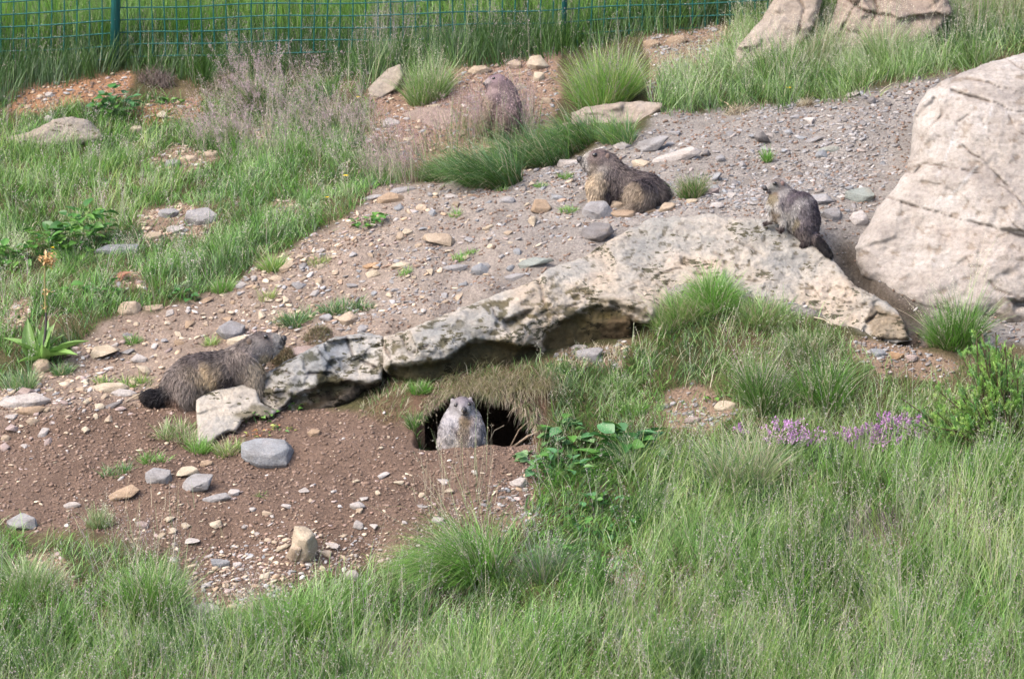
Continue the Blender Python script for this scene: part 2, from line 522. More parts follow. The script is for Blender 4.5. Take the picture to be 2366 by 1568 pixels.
# open the bank where the burrow goes in
q = GV[GF]
dzf = q[..., 2].max(1) - q[..., 2].min(1)
cx = q[..., 0].mean(1); cy = q[..., 1].mean(1)
hole = (dzf > 0.03) & (np.abs(cy - brow(cx)) < .03) & (cx > PIT_X0 + 0.05) & (cx < PIT_X1 - 0.05) & (cy > PIT_Y0 + 0.12) & (cy < PIT_Y1 + 0.05)
GF = GF[~hole]
u, v, scree, soil, red, mound, grav = zones(GV)
nb = n2(GV[:, 0], GV[:, 1], 0.5, 4, 31) * 0.5 + 0.5
def lerp(a, b, t): return a * (1 - t)[:, None] + b * t[:, None]
A = lambda *c: np.array(c, float)
base = lerp(A(.075,.075,.035)[None], A(.14,.115,.07)[None], sstep(.35, .7, nb))
brown = lerp(A(.135,.095,.074)[None], A(.20,.145,.117)[None], nb)
greyx = sstep(500, 1500, u + 260 * n2(GV[:, 0], GV[:, 1], 0.8, 3, 8))
scr = lerp(lerp(A(.25,.19,.155)[None], A(.31,.265,.225)[None], nb), lerp(A(.25,.235,.22)[None], A(.32,.31,.30)[None], nb), greyx)
gc = lerp(base, A(.27,.2,.15)[None], grav)
gc = lerp(gc, A(.34,.2,.12)[None], red)
gc = lerp(gc, A(.29,.205,.155)[None], mound)
gc = lerp(gc, scr, scree)
gc = lerp(gc, brown, soil * (1 - 0.3 * scree))
crev_shade = np.exp(-(pdist([(1955,590),(2000,650),(2055,695),(2115,730)], u, v) / 40) ** 2)
gc = lerp(gc, A(.09,.075,.06)[None], crev_shade)  # ground colour darkened along the crevice, painting in its shade
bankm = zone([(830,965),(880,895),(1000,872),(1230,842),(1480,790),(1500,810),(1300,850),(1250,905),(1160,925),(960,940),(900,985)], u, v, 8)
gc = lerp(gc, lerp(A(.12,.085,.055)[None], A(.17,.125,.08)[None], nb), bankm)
pitm = ((GV[:, 0] > PIT_X0) & (GV[:, 0] < PIT_X1) & (GV[:, 1] > PIT_Y0 + .04) & (GV[:, 1] < PIT_Y1 + .02)).astype(float)
gc = lerp(gc, A(.15,.10,.07)[None], pitm)
o = put('ground', GV, GF, M_GROUND, gc, smooth=True)
tag(o, kind='structure')

# cavity of the burrow behind the bank (inside of an ellipsoid)
def ico_sphere(sub):
    import bmesh
    bm = bmesh.new(); bmesh.ops.create_icosphere(bm, subdivisions=sub, radius=1.0)
    V = np.array([x.co[:] for x in bm.verts]); F = np.array([[x.index for x in f.verts] for f in bm.faces]); bm.free()
    return V, F
ICO = {s: ico_sphere(s) for s in (1, 2, 3, 4)}
xc = 0.5 * (PIT_X0 + PIT_X1); hw = 0.5 * (PIT_X1 - PIT_X0)
zc = float(H(np.array(xc), np.array(PIT_Y1 - 0.06)))
na, nd = 72, 30
th = np.linspace(0, 2 * math.pi, na, endpoint=False); dd = np.linspace(0, 1, nd)
TH, DD = np.meshgrid(th, dd)
rad = np.sqrt(np.clip(1 - DD ** 3, 0, 1))
cxx = xc + hw * 1.1 * np.cos(TH) * rad
W = np.stack([cxx, brow(cxx) + 0.004 + 0.75 * DD, zc + 0.04 + 0.25 * np.sin(TH) * rad], -1).reshape(-1, 3)
W += 0.02 * fbm(W, 0.08, 3, 2)[:, None]
W[:, 1] = np.maximum(W[:, 1], brow(W[:, 0]) + .003)
top = H(W[:, 0], np.maximum(W[:, 1], brow(W[:, 0]) + 0.02)) - 0.012
W[:, 2] = np.minimum(W[:, 2], top)
ii = np.arange(na * nd).reshape(nd, na); jj = np.roll(ii, -1, 1)
Fk = np.stack([ii[:-1], jj[:-1], jj[1:], ii[1:]], -1).reshape(-1, 4)
o = put('burrow_wall', W, Fk, M_GROUND, np.tile(A(.21,.15,.11), (len(W), 1)), smooth=True)
tag(o, kind='structure')

# ------------------------------------------------------------------ big rocks traced from their outline, each at its own distance and thickness
def tps(pts):
    """smooth surface through (u, v, value)"""
    p = np.asarray(pts, float); n = len(p)
    X = p[:, :2] / 300.0
    def K(A_, B_):
        r2 = ((A_[:, None] - B_[None]) ** 2).sum(-1) + 1e-9
        return 0.5 * r2 * np.log(r2)
    M = np.zeros((n + 3, n + 3)); M[:n, :n] = K(X, X) + 1e-4 * np.eye(n)
    M[:n, n] = 1; M[:n, n + 1:] = X; M[n, :n] = 1; M[n + 1:, :n] = X.T
    w = np.linalg.solve(M, np.concatenate([p[:, 2], [0, 0, 0]]))
    def f(u, v):
        Q = np.stack([np.ravel(u), np.ravel(v)], -1) / 300.0
        return (K(Q, X) @ w[:n] + w[n] + Q @ w[n + 1:]).reshape(np.shape(u))
    return f

def outline_rock(name, poly, ctrl, mat, label, cat='rock', step=4.0, thick=0.25, Rpx=26, rnd=0.035, amp=(0.02, 0.006), cracks=(), veins=(), recess=(),
                 moss=(), tint=(1, 1, 1), seed=1, wob=3.0, group=None, facet=0.0, ctrl_is='y', cells=(80, .22), patches=()):
    poly = np.asarray(poly, float)
    # roughen the outline
    seg = []
    for i in range(len(poly)):
        a, b = poly[i], poly[(i + 1) % len(poly)]
        k = max(1, int(np.hypot(*(b - a)) / 6))
        for j in range(k): seg.append(a + (b - a) * j / k)
    seg = np.array(seg)
    seg = seg + wob * np.stack([n2(seg[:, 0], seg[:, 1], 22, 3, seed), n2(seg[:, 0], seg[:, 1], 22, 3, seed + 5)], -1)
    u0, v0 = seg.min(0) - 2 * step; u1, v1 = seg.max(0) + 2 * step
    U, V = np.meshgrid(np.arange(u0, u1, step), np.arange(v0, v1, step))
    s, bx, by = sdist(seg, U, V)
    snap = s < 0.35 * step
    keepv = s > -0.75 * step
    U = np.where(snap, bx, U); V = np.where(snap, by, V); sd = np.where(snap, 0, s)
    cy = [(a, b, float(dep_y(np.array(a), np.array(b), c))) for a, b, c in ctrl] if ctrl_is == 'y' else list(ctrl)
    D0 = tps(cy)(U, V)
    P0 = pt(U, V, D0)
    nz = amp[0] * fbm(P0, 0.22, 4, seed) + amp[1] * fbm(P0, 0.035, 4, seed + 3)
    if facet:
        c = fbm(P0, 0.16, 2, seed + 40)
        nz = nz + facet * np.abs(c) * -1 + facet * 0.6 * (np.floor(fbm(P0, 0.3, 2, seed + 41) * 5) / 5)
    # broken planes: every cell of the stone has its own tilt
    cs, sl = cells
    rgc = np.random.default_rng(seed + 900)
    k1 = max(4, int((u1 - u0) * (v1 - v0) / cs ** 2))
    cu_ = rgc.uniform(u0, u1, k1); cv_ = rgc.uniform(v0, v1, k1); tu = rgc.normal(size=k1) * sl; tv_ = rgc.normal(size=k1) * sl; of = rgc.normal(size=k1) * cs / 550 * sl * .12
    Uw = U + cs * .09 * n2(U, V, cs * .3, 3, seed + 91); Vw = V + cs * .09 * n2(U, V, cs * .7, 3, seed + 92)
    dd = ((Uw[..., None] - cu_) ** 2 + 1.5 * (Vw[..., None] - cv_) ** 2) / cs ** 2
    ww = np.exp(-(dd - dd.min(-1, keepdims=True)) * 38)
    val = ((U[..., None] - cu_) * tu + (V[..., None] - cv_) * tv_) / 550 + of
    # seams between the planes: shallow, broken
    nz = nz + (ww * val).sum(-1) / ww.sum(-1)
    e = np.clip(sd / Rpx, 0, 1)
    rr = rnd * (1 - np.sqrt(np.clip(1 - (1 - e) ** 2, 0, 1)))
    Df = D0 + nz + rr
    col = np.ones(U.shape + (3,)) * np.array(tint)
    for (poly_r, dep) in recess:
        q, _, _ = sdist(poly_r, U, V)
        q = q + 7 * n2(U, V, 26, 3, seed + 60)
        Df = Df + dep * sstep(-3, 12, q)
    for (line, w, dep) in cracks:
        q = pdist(line, U + 6 * n2(U, V, 40, 2, seed + 9), V + 6 * n2(U, V, 40, 2, seed + 10))
        wv = sstep(-.35, .35, n2(U, V, 30, 3, seed + 77 + len(line))) 
        k = np.exp(-(q / (w * (0.3 + 0.7 * wv))) ** 2) * (0.45 + 0.55 * wv)
        Df = Df + dep * k
        col = col * (1 - 0.5 * k[..., None] * np.array([0.85, 0.95, 1.0]))
    for (line, w) in veins:
        q = pdist(line, U + 5 * n2(U, V, 30, 2, seed + 19), V)
        k = np.exp(-(q / w) ** 2)[..., None]
        col = col * (1 - k) + np.array([1.15, 1.25, 1.35]) * k
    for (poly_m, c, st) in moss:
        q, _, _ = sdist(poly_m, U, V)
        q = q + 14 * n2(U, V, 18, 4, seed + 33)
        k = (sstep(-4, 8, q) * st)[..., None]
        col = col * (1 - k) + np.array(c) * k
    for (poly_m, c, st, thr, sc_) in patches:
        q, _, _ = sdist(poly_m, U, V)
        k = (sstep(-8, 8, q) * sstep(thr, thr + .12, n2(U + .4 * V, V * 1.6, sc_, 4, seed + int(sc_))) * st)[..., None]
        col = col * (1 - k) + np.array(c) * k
        Df = Df + .006 * k[..., 0]
    rb = rnd * 2.2 * (1 - np.sqrt(np.clip(1 - (1 - np.clip(sd / (Rpx * 1.5), 0, 1)) ** 2, 0, 1)))
    Db = np.maximum(D0 + thick - rb + 0.03 * fbm(P0, 0.2, 2, seed + 50), Df + 0.02)
    ny_, nx_ = U.shape
    ii = np.arange(U.size).reshape(U.shape)
    cell = keepv[:-1, :-1] & keepv[:-1, 1:] & keepv[1:, 1:] & keepv[1:, :-1]
    Ff = np.stack([ii[:-1, :-1], ii[1:, :-1], ii[1:, 1:], ii[:-1, 1:]], -1)[cell]
    Vf = pt(U, V, Df).reshape(-1, 3); Vb = pt(U, V, Db).reshape(-1, 3)
    n = U.size
    # boundary edges
    ed = {}
    for f in Ff:
        for a in range(4):
            k = (int(f[a]), int(f[(a + 1) % 4]))
            if (k[1], k[0]) in ed: del ed[(k[1], k[0])]
            else: ed[k] = 1
    E = np.array(list(ed.keys()))
    # side wall in 4 steps between front rim and back rim
    steps = 4
    rim = {int(a): i for i, a in enumerate(np.unique(E))}
    rv = np.array(sorted(rim, key=rim.get))
    VV = [Vf, Vb]; base_i = 2 * n; layers = [rv]
    cc = [col.reshape(-1, 3), col.reshape(-1, 3)]
    for k in range(1, steps):
        t = k / steps
        q = Vf[rv] * (1 - t) + Vb[rv] * t
        cen = q.mean(0)
        q = q + 0.004 * fbm(q, 0.05, 2, seed + 71)[:, None]
        VV.append(q); cc.append(col.reshape(-1, 3)[rv]); layers.append(np.arange(len(rv)) + base_i); base_i += len(rv)
    layers.append(rv + n)
    Fs = []
    ea = np.array([rim[int(a)] for a in E[:, 0]]); eb = np.array([rim[int(b)] for b in E[:, 1]])
    for k in range(steps):
        Fs.append(np.stack([layers[k][eb], layers[k][ea], layers[k + 1][ea], layers[k + 1][eb]], -1))
    Fa = np.concatenate([Ff, Ff[:, ::-1] + n] + Fs)
    Va = np.concatenate(VV); Ca = np.concatenate(cc)
    used = np.unique(Fa); mp = np.full(len(Va), -1); mp[used] = np.arange(len(used))
    Va = Va[used]; Ca = Ca[used]; Fa = mp[Fa]
    org = [Va[:, 0].mean(), Va[:, 1].mean(), Va[:, 2].min()]
    o = put(name, Va, Fa, mat, Ca, smooth=True, origin=org)
    tag(o, label, cat, group)
    return o

def ty(t): return t * math.cos(R(14))

MOSS = (0.16, 0.14, 0.055); MOSS2 = (0.17, 0.15, 0.05); DIRT = (0.22, 0.165, 0.12)
# the long limestone ledge
LONG = [(884,776),(930,768),(1000,738),(1060,712),(1130,688),(1200,664),(1246,643),(1262,622),(1310,608),(1352,592),(1385,566),(1440,538),(1500,508),(1560,500),(1640,497),(1700,503),(1768,508),
        (1815,525),(1860,548),(1915,585),(1935,612),(1975,655),(2030,690),(2066,712),(2090,745),(2104,785),(2040,785),(1960,765),(1900,750),(1820,735),(1700,700),(1600,690),(1545,700),(1532,715),(1500,745),(1462,745),(1466,795),(1380,815),(1250,818),(1195,840),(1090,868),(1000,885),(915,878),(886,850)]
yl = lambda u, v, dz: float(pt(np.array(float(u)), np.array(float(v)), dep_dz(u, v, dz))[1])
LC = [(890,790,yl(890,790,.33)),(1000,742,yl(1000,742,.375)),(1130,692,yl(1130,692,.41)),(1250,645,yl(1250,645,.44)),(1380,572,yl(1380,572,.465)),(1490,515,yl(1490,515,.485)),(1640,502,yl(1640,502,.51)),(1768,510,yl(1768,510,.52)),
      (1880,570,yl(1880,570,.48)),(1980,665,yl(1980,665,.43)),(2095,760,yl(2095,760,.36)),(1960,760,yl(1960,760,.345)),(1800,725,yl(1800,725,.36)),(1560,690,yl(1560,690,.385)),(1650,620,yl(1650,620,.45)),(1850,650,yl(1850,650,.42)),
      (950,825,yl(950,825,.325)),(1060,790,yl(1060,790,.36)),(1190,768,yl(1190,768,.37)),(1250,728,yl(1250,728,.40)),(1400,688,yl(1400,688,.415)),(1480,735,yl(1480,735,.37)),(1400,630,yl(1400,630,.44)),
      (950,875,yl(950,825,.325)-.01),(1090,860,yl(1060,790,.36)),(1250,810,yl(1250,728,.40)),(1440,800,yl(1400,700,.41))]
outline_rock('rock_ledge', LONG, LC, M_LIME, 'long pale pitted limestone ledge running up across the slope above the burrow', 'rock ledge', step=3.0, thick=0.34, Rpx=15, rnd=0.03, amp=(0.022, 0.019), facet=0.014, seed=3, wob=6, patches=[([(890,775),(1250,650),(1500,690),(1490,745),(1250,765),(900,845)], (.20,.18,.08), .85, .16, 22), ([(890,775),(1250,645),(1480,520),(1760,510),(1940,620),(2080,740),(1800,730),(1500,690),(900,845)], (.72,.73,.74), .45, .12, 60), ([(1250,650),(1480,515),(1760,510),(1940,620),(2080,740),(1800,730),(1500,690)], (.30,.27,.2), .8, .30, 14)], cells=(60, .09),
    recess=[([(905,842),(960,838),(1000,838),(1045,815),(1075,790),(1120,782),(1165,790),(1192,800),(1240,800),(1260,830),(1090,900),(880,910)], 0.075),
            ([(1256,765),(1290,745),(1330,722),(1380,706),(1430,706),(1470,730),(1480,830),(1250,830)], 0.05),
            ([(1158,742),(1200,722),(1236,712),(1215,740),(1196,752),(1185,775),(1170,768)], 0.06),
            ([(1370,692),(1420,694),(1480,716),(1505,735),(1490,742),(1440,722)], 0.04)],
    cracks=[([(1246,643),(1252,690),(1262,718),(1240,735)],4,.02),([(1262,718),(1300,705),(1345,700)],4,.02),([(1350,690),(1430,668),(1500,640),(1570,618),(1640,640)],2.5,.015),([(1500,600),(1570,590),(1660,640)],2.5,.01),
            ([(890,800),(905,835)],5,.03),([(930,780),(950,815),(985,800)],4,.012),([(1640,600),(1700,640),(1760,650)],3,.01),([(1130,690),(1150,740)],3,.012),([(1850,640),(1900,690),(1990,700),(2060,720)],3,.015),([(2000,740),(2030,720),(2075,735)],4,.03),([(1700,560),(1740,575),(1770,590)],5,.02),([(1650,585),(1665,592)],5,.02)],
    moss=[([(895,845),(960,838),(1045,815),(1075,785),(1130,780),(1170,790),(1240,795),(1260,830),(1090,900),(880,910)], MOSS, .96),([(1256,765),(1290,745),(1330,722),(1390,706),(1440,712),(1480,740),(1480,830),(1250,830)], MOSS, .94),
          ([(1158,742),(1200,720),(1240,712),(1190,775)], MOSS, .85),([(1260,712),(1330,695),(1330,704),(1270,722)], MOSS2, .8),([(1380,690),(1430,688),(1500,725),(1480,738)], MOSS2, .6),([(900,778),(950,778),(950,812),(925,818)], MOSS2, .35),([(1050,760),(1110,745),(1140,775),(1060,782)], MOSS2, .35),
          ([(1380,745),(1470,715),(1475,800),(1380,812)], DIRT, .6),([(2010,700),(2110,730),(2110,800),(2030,790),(2000,740)], (.55,.47,.36), .8)])
# the lichened block at its left end
BLK = [(576,880),(600,868),(640,848),(690,818),(730,796),(772,780),(806,771),(850,770),(884,776),(895,800),(890,830),(886,852),(876,886),(840,905),(815,925),(780,940),(735,955),(690,958),(640,950),(600,928),(588,905)]
yb = [(600,880,yl(600,880,.19)),(700,830,yl(700,830,.26)),(772,785,yl(772,785,.31)),(880,780,yl(880,780,.33)),(650,900,yl(650,900,.19)),(760,880,yl(760,880,.22)),(870,850,yl(870,850,.25)),(640,945,yl(640,945,.13)),(735,950,yl(735,950,.13)),(850,895,yl(850,895,.2))]
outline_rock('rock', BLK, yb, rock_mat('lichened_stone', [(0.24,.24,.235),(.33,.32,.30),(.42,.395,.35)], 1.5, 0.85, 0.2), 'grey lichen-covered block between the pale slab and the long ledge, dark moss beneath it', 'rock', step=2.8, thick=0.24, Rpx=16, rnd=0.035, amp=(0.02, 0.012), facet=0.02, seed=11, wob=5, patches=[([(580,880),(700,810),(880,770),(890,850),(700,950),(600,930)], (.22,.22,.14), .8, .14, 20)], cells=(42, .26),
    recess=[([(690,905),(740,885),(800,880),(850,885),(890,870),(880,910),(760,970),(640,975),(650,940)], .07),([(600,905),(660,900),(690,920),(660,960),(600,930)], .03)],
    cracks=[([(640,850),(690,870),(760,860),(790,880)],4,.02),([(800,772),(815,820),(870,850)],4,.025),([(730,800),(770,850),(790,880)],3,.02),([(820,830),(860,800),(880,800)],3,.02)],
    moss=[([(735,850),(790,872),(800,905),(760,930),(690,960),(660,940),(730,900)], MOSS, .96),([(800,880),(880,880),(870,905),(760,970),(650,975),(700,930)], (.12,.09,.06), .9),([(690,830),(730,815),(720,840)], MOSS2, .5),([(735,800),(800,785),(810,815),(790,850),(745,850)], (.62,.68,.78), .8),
          ([(600,895),(690,900),(720,930),(650,950),(600,930)], (.5,.46,.42), .6)])
# pale slab
SLB = [(453,922),(470,909),(520,896),(578,880),(590,900),(602,928),(640,950),(622,968),(585,962),(560,975),(545,995),(515,1003),(490,1022),(452,1038),(456,985)]
ys = [(456,922,yl(456,922,.175)),(578,882,yl(578,882,.20)),(452,1035,yl(452,1035,.085)),(520,990,yl(520,990,.11)),(620,955,yl(620,955,.13))]
outline_rock('rock', SLB, ys, rock_mat('pale_slab_stone', [(0.30,.295,.285),(.34,.33,.31),(.38,.36,.325)], .5, 0.6, 0.2), 'pale angular slab in front of the climbing marmot, lowest end of the ledge', 'rock', step=2.8, thick=0.15, Rpx=9, rnd=0.022, amp=(0.01, 0.006), facet=0.006, seed=17, wob=4, cells=(50, .07),
    moss=[([(580,930),(640,935),(620,968),(560,975),(540,960)], MOSS2, .7),([(500,960),(560,965),(520,1005),(480,1010)], (.72,.78,.85), .5)])
# the large boulder on the right
BLD = [(2140,210),(2185,184),(2240,160),(2300,140),(2366,121),(2450,95),(2560,90),(2680,150),(2770,300),(2800,500),(2740,700),(2600,770),(2420,765),(2366,752),(2320,758),(2296,732),(2250,728),(2190,722),(2150,722),(2105,706),(2060,684),(2020,655),(1990,636),(1976,604),(1972,570),(1984,545),(2006,520),(2040,462),(2070,430),(2094,395),(2105,350),(2110,300),(2112,262)]
BC = [(1985,580,-.12),(2110,300,.22),(2140,215,.34),(2366,125,.52),(2600,110,.6),(2780,400,.55),(2366,750,-.47),(2200,722,-.43),(2300,740,-.46),(2060,684,-.30),(2600,760,-.4),(2050,500,-.02),(2200,400,.0),(2200,560,-.20),(2366,400,-.06),(2366,600,-.32),(2600,450,0.0),(2230,230,.24),(2366,200,.30)]
outline_rock('boulder', BLD, BC, M_BOULDER, 'huge pale cracked boulder at the right edge of the slope', 'boulder', step=3.6, thick=0.75, Rpx=40, rnd=0.09, amp=(0.03, 0.011), facet=0.012, seed=25, wob=4, patches=[([(2000,100),(2800,60),(2800,800),(1960,760)], (.80,.78,.76), .45, .1, 70), ([(2000,100),(2800,60),(2800,800),(1960,760)], (.55,.47,.38), .6, .34, 24)], cells=(120, .07),
    recess=[([(2110,262),(2160,215),(2172,240),(2176,268),(2146,298),(2112,360),(2090,400),(2060,300)], .035),([(2333,692),(2420,680),(2420,712),(2345,716)], .10),([(2290,640),(2366,600),(2420,640),(2366,650)], .01)],
    cracks=[([(2229,180),(2284,192),(2366,214),(2450,230)],3,.02),([(2201,207),(2240,222),(2294,234),(2340,255),(2440,262)],3.5,.03),([(2161,312),(2211,328),(2271,370),(2314,417),(2366,474),(2450,520)],2.6,.018),
            ([(2080,395),(2137,374),(2211,388),(2277,405),(2366,470)],2.4,.012),([(2051,454),(2111,478),(2194,500),(2277,523),(2366,545),(2450,550)],3,.025),([(2171,233),(2174,268),(2144,300),(2111,367),(2095,395)],3,.02),
            ([(2090,395),(2110,400),(2125,385)],5,.025),([(2330,265),(2345,300),(2366,310)],2,.01),([(2180,600),(2260,615),(2350,600)],1.6,.006),([(2270,270),(2278,300),(2290,330)],2,.012),([(2320,480),(2340,520),(2366,540)],3,.015),
            ([(2350,690),(2300,665),(2290,650)],3,.01),([(2330,140),(2366,160),(2440,170)],2,.01),([(2240,262),(2210,280),(2216,300)],2,.012)],
    veins=[([(2291,247),(2284,272),(2271,300)],2.0),([(2211,293),(2190,350),(2164,407)],2.2),([(2257,383),(2225,420),(2197,457)],2.6)],
    moss=[([(2150,372),(2110,395),(2085,402),(2090,388)], (.35,.28,.2), .5),([(2290,728),(2330,700),(2366,730),(2366,760),(2310,762)], (.35,.3,.22), .6),([(2140,520),(2250,512),(2366,560),(2366,640),(2200,600)], (.98,.90,.86), .35)])
# flat slab under the boulder, and the one hidden low in the grass
outline_rock('rock', [(1932,731),(1975,731),(2040,745),(2085,768),(2108,785),(2070,792),(2010,783),(1960,766)], [(1940,735,yl(1940,735,.335)),(2050,745,yl(2050,745,.345)),(2100,788,yl(2100,788,.30)),(1980,765,yl(1980,765,.315))], M_LIME,
    'flat buff slab lying below the gap between ledge and boulder', 'rock', step=2.5, thick=.10, Rpx=8, rnd=.015, amp=(.012,.006), seed=29, wob=2)
outline_rock('rock', [(15,318),(60,308),(95,292),(120,277),(165,271),(205,280),(230,300),(248,325),(150,345),(40,340)], [(20,320,yl(20,320,.02)),(150,275,yl(150,275,.1)),(240,320,yl(240,320,.02)),(130,340,yl(130,340,.0))], M_LIME,
    'low grey rock surfacing in the meadow at the far left', 'rock', step=2.8, thick=.2, Rpx=16, rnd=.04, amp=(.03,.01), facet=.03, seed=31, tint=(.78,.74,.72))
outline_rock('rock', [(1320,262),(1352,248),(1400,240),(1470,235),(1530,238),(1545,262),(1480,285),(1410,295),(1330,292),(1298,292),(1300,284),(1322,280)], [(1325,265,yl(1325,265,.27)),(1500,240,yl(1500,240,.33)),(1530,262,yl(1530,262,.3)),(1340,290,yl(1340,290,.24)),(1430,290,yl(1430,290,.25))], M_BOULDER,
    'low tan slab rock behind the dark drooping tussocks', 'rock', tint=(.82,.76,.70), step=2.8, thick=.16, Rpx=13, rnd=.03, amp=(.02,.008), facet=.03, seed=37, cracks=[([(1330,268),(1380,262),(1420,272)],3,.015)])
outline_rock('rock', [(930,262),(965,248),(1010,246),(1050,252),(1068,285),(1050,312),(1010,318),(985,302),(945,292)], [(935,265,yl(935,265,.15)),(1050,255,yl(1050,255,.19)),(1060,310,yl(1060,310,.14)),(950,295,yl(950,295,.12))], M_BOULDER,
    'rounded brown rock half sunk in the soil left of the hidden marmot', 'rock', step=2.8, thick=.16, Rpx=14, rnd=.03, amp=(.02,.008), facet=.02, seed=41, tint=(.72,.62,.58))
outline_rock('boulder', [(1692,150),(1700,118),(1720,90),(1752,55),(1775,20),(1800,-30),(1850,-60),(1893,-30),(1900,5),(1880,60),(1850,110),(1760,170),(1700,172)], [(1700,150,yl(1700,150,.33)),(1780,20,yl(1780,20,.50)),(1890,-20,yl(1890,-20,.58)),(1860,110,yl(1860,110,.40))], M_BOULDER,
    'tall buff boulder leaning right behind the grass at the top', 'boulder', step=3.5, thick=.35, Rpx=22, rnd=.05, amp=(.03,.012), facet=.04, seed=43, tint=(.85,.8,.74), moss=[([(1745,120),(1770,118),(1765,160),(1748,150)], MOSS2, .6)], cracks=[([(1830,-40),(1860,20),(1840,90)],4,.03)])
outline_rock('boulder', [(1903,98),(1915,60),(1930,20),(1955,-40),(2020,-70),(2100,-60),(2180,-30),(2200,30),(2160,80),(2080,120),(1990,125),(1920,115)], [(1910,100,yl(1910,100,.37)),(1950,-20,yl(1950,-20,.54)),(2170,-20,yl(2170,-20,.58)),(2120,90,yl(2120,90,.42)),(1980,100,yl(1980,100,.40))], M_BOULDER,
    'layered brown boulder right of the dark gap at the top', 'boulder', step=3.5, thick=.35, Rpx=22, rnd=.05, amp=(.03,.015), facet=.05, seed=47, tint=(.80,.72,.66), cracks=[([(1960,0),(2000,30),(2060,40)],4,.04),([(2010,-30),(2030,20),(2010,70)],4,.03),([(1940,60),(1980,75),(2010,110)],4,.03),([(1925,95),(1960,50),(1990,-10)],3,.03)])
outline_rock('rock', [(850,205),(868,185),(895,160),(925,150),(935,175),(915,205),(880,228),(852,225)], [(855,210,yl(855,210,.13)),(920,155,yl(920,155,.19)),(880,225,yl(880,225,.12))], M_BOULDER,
    'tan rock between the dark grass and the tall tussock below the fence', 'rock', step=2.8, thick=.12, Rpx=10, rnd=.025, amp=(.02,.008), facet=.02, seed=53, tint=(.85,.8,.72))
# ------------------------------------------------------------------ loose stones
def stone_geo(sub, seed, planes=10, flat=0.5, rough=0.015):
    """a broken stone: sphere cut by random planes; unit half-extents 1"""
    rg = np.random.default_rng(seed)
    V, F = ICO[sub]
    n = unit(rg.normal(size=(planes, 3)) * np.array([1, 1, .55]))
    d = rg.uniform(0.55, 0.95, planes)
    n = np.concatenate([n, unit(np.array([[rg.normal() * .16, rg.normal() * .16, 1], [rg.normal() * .16, rg.normal() * .16, -1], [rg.normal() * .5, -.5, .8]]))])
    d = np.concatenate([d, [rg.uniform(.35, .5), .45, rg.uniform(.5, .7)]])
    dots = V @ n.T
    r = np.min(np.where(dots > 0.05, d / np.maximum(dots, 0.05), 9.0), axis=1)
    r = np.minimum(r, 1.25)
    W = V * r[:, None]
    W += V * (rough * fbm(W + seed, 0.4, 3, seed))[:, None]
    W = W - (W.max(0) + W.min(0)) / 2
    W /= np.abs(W).max(0)
    return W, F

def hull_geo(seed, npts=20, sub=2, rough=0.035):
    """angular broken stone: hull of a few points, split finely and roughened; unit half-extents"""
    import bmesh
    rg = np.random.default_rng(seed)
    a = rg.uniform(0, 6.283, npts); r = rg.uniform(.75, 1.0, npts); zt = rg.uniform(-1, 1, npts)
    top = zt > 0
    P = np.stack([r * np.cos(a) * np.where(top, rg.uniform(.55, 1, npts), 1), r * np.sin(a) * np.where(top, rg.uniform(.55, 1, npts), 1), np.where(top, rg.uniform(.7, 1, npts), rg.uniform(-1, .1, npts))], -1)
    bm = bmesh.new()
    for p in P: bm.verts.new(p)
    bmesh.ops.convex_hull(bm, input=bm.verts[:])
    bmesh.ops.delete(bm, geom=[v for v in bm.verts if not v.link_faces], context='VERTS')
    bmesh.ops.bevel(bm, geom=bm.edges[:], offset=0.035, segments=1, affect='EDGES')
    bmesh.ops.triangulate(bm, faces=bm.faces[:])
    if sub: bmesh.ops.subdivide_edges(bm, edges=bm.edges[:], cuts=sub, use_grid_fill=True)
    bmesh.ops.triangulate(bm, faces=bm.faces[:])
    bm.verts.ensure_lookup_table(); bm.verts.index_update()
    V = np.array([x.co[:] for x in bm.verts]); F = np.array([[x.index for x in f.verts] for f in bm.faces]); bm.free()
    V = V + rough * np.stack([fbm(V + k * 7 + seed, .35, 3, seed + k) for k in range(3)], -1)
    V = V - (V.max(0) + V.min(0)) / 2
    V /= np.abs(V).max(0)
    return V, F

C_GREY = (.31, .305, .31); C_BLUE = (.29, .305, .325); C_BEIGE = (.43, .35, .265); C_CREAM = (.50, .43, .33); C_TAN = (.36, .27, .19)
C_RUST = (.38, .25, .15); C_DARK = (.20, .19, .19); C_PALE = (.45, .42, .40); C_PINK = (.36, .29, .27); C_GREEN = (.27, .30, .28)
slope_n = unit(np.array([0, -SLOPE, 1.0]))

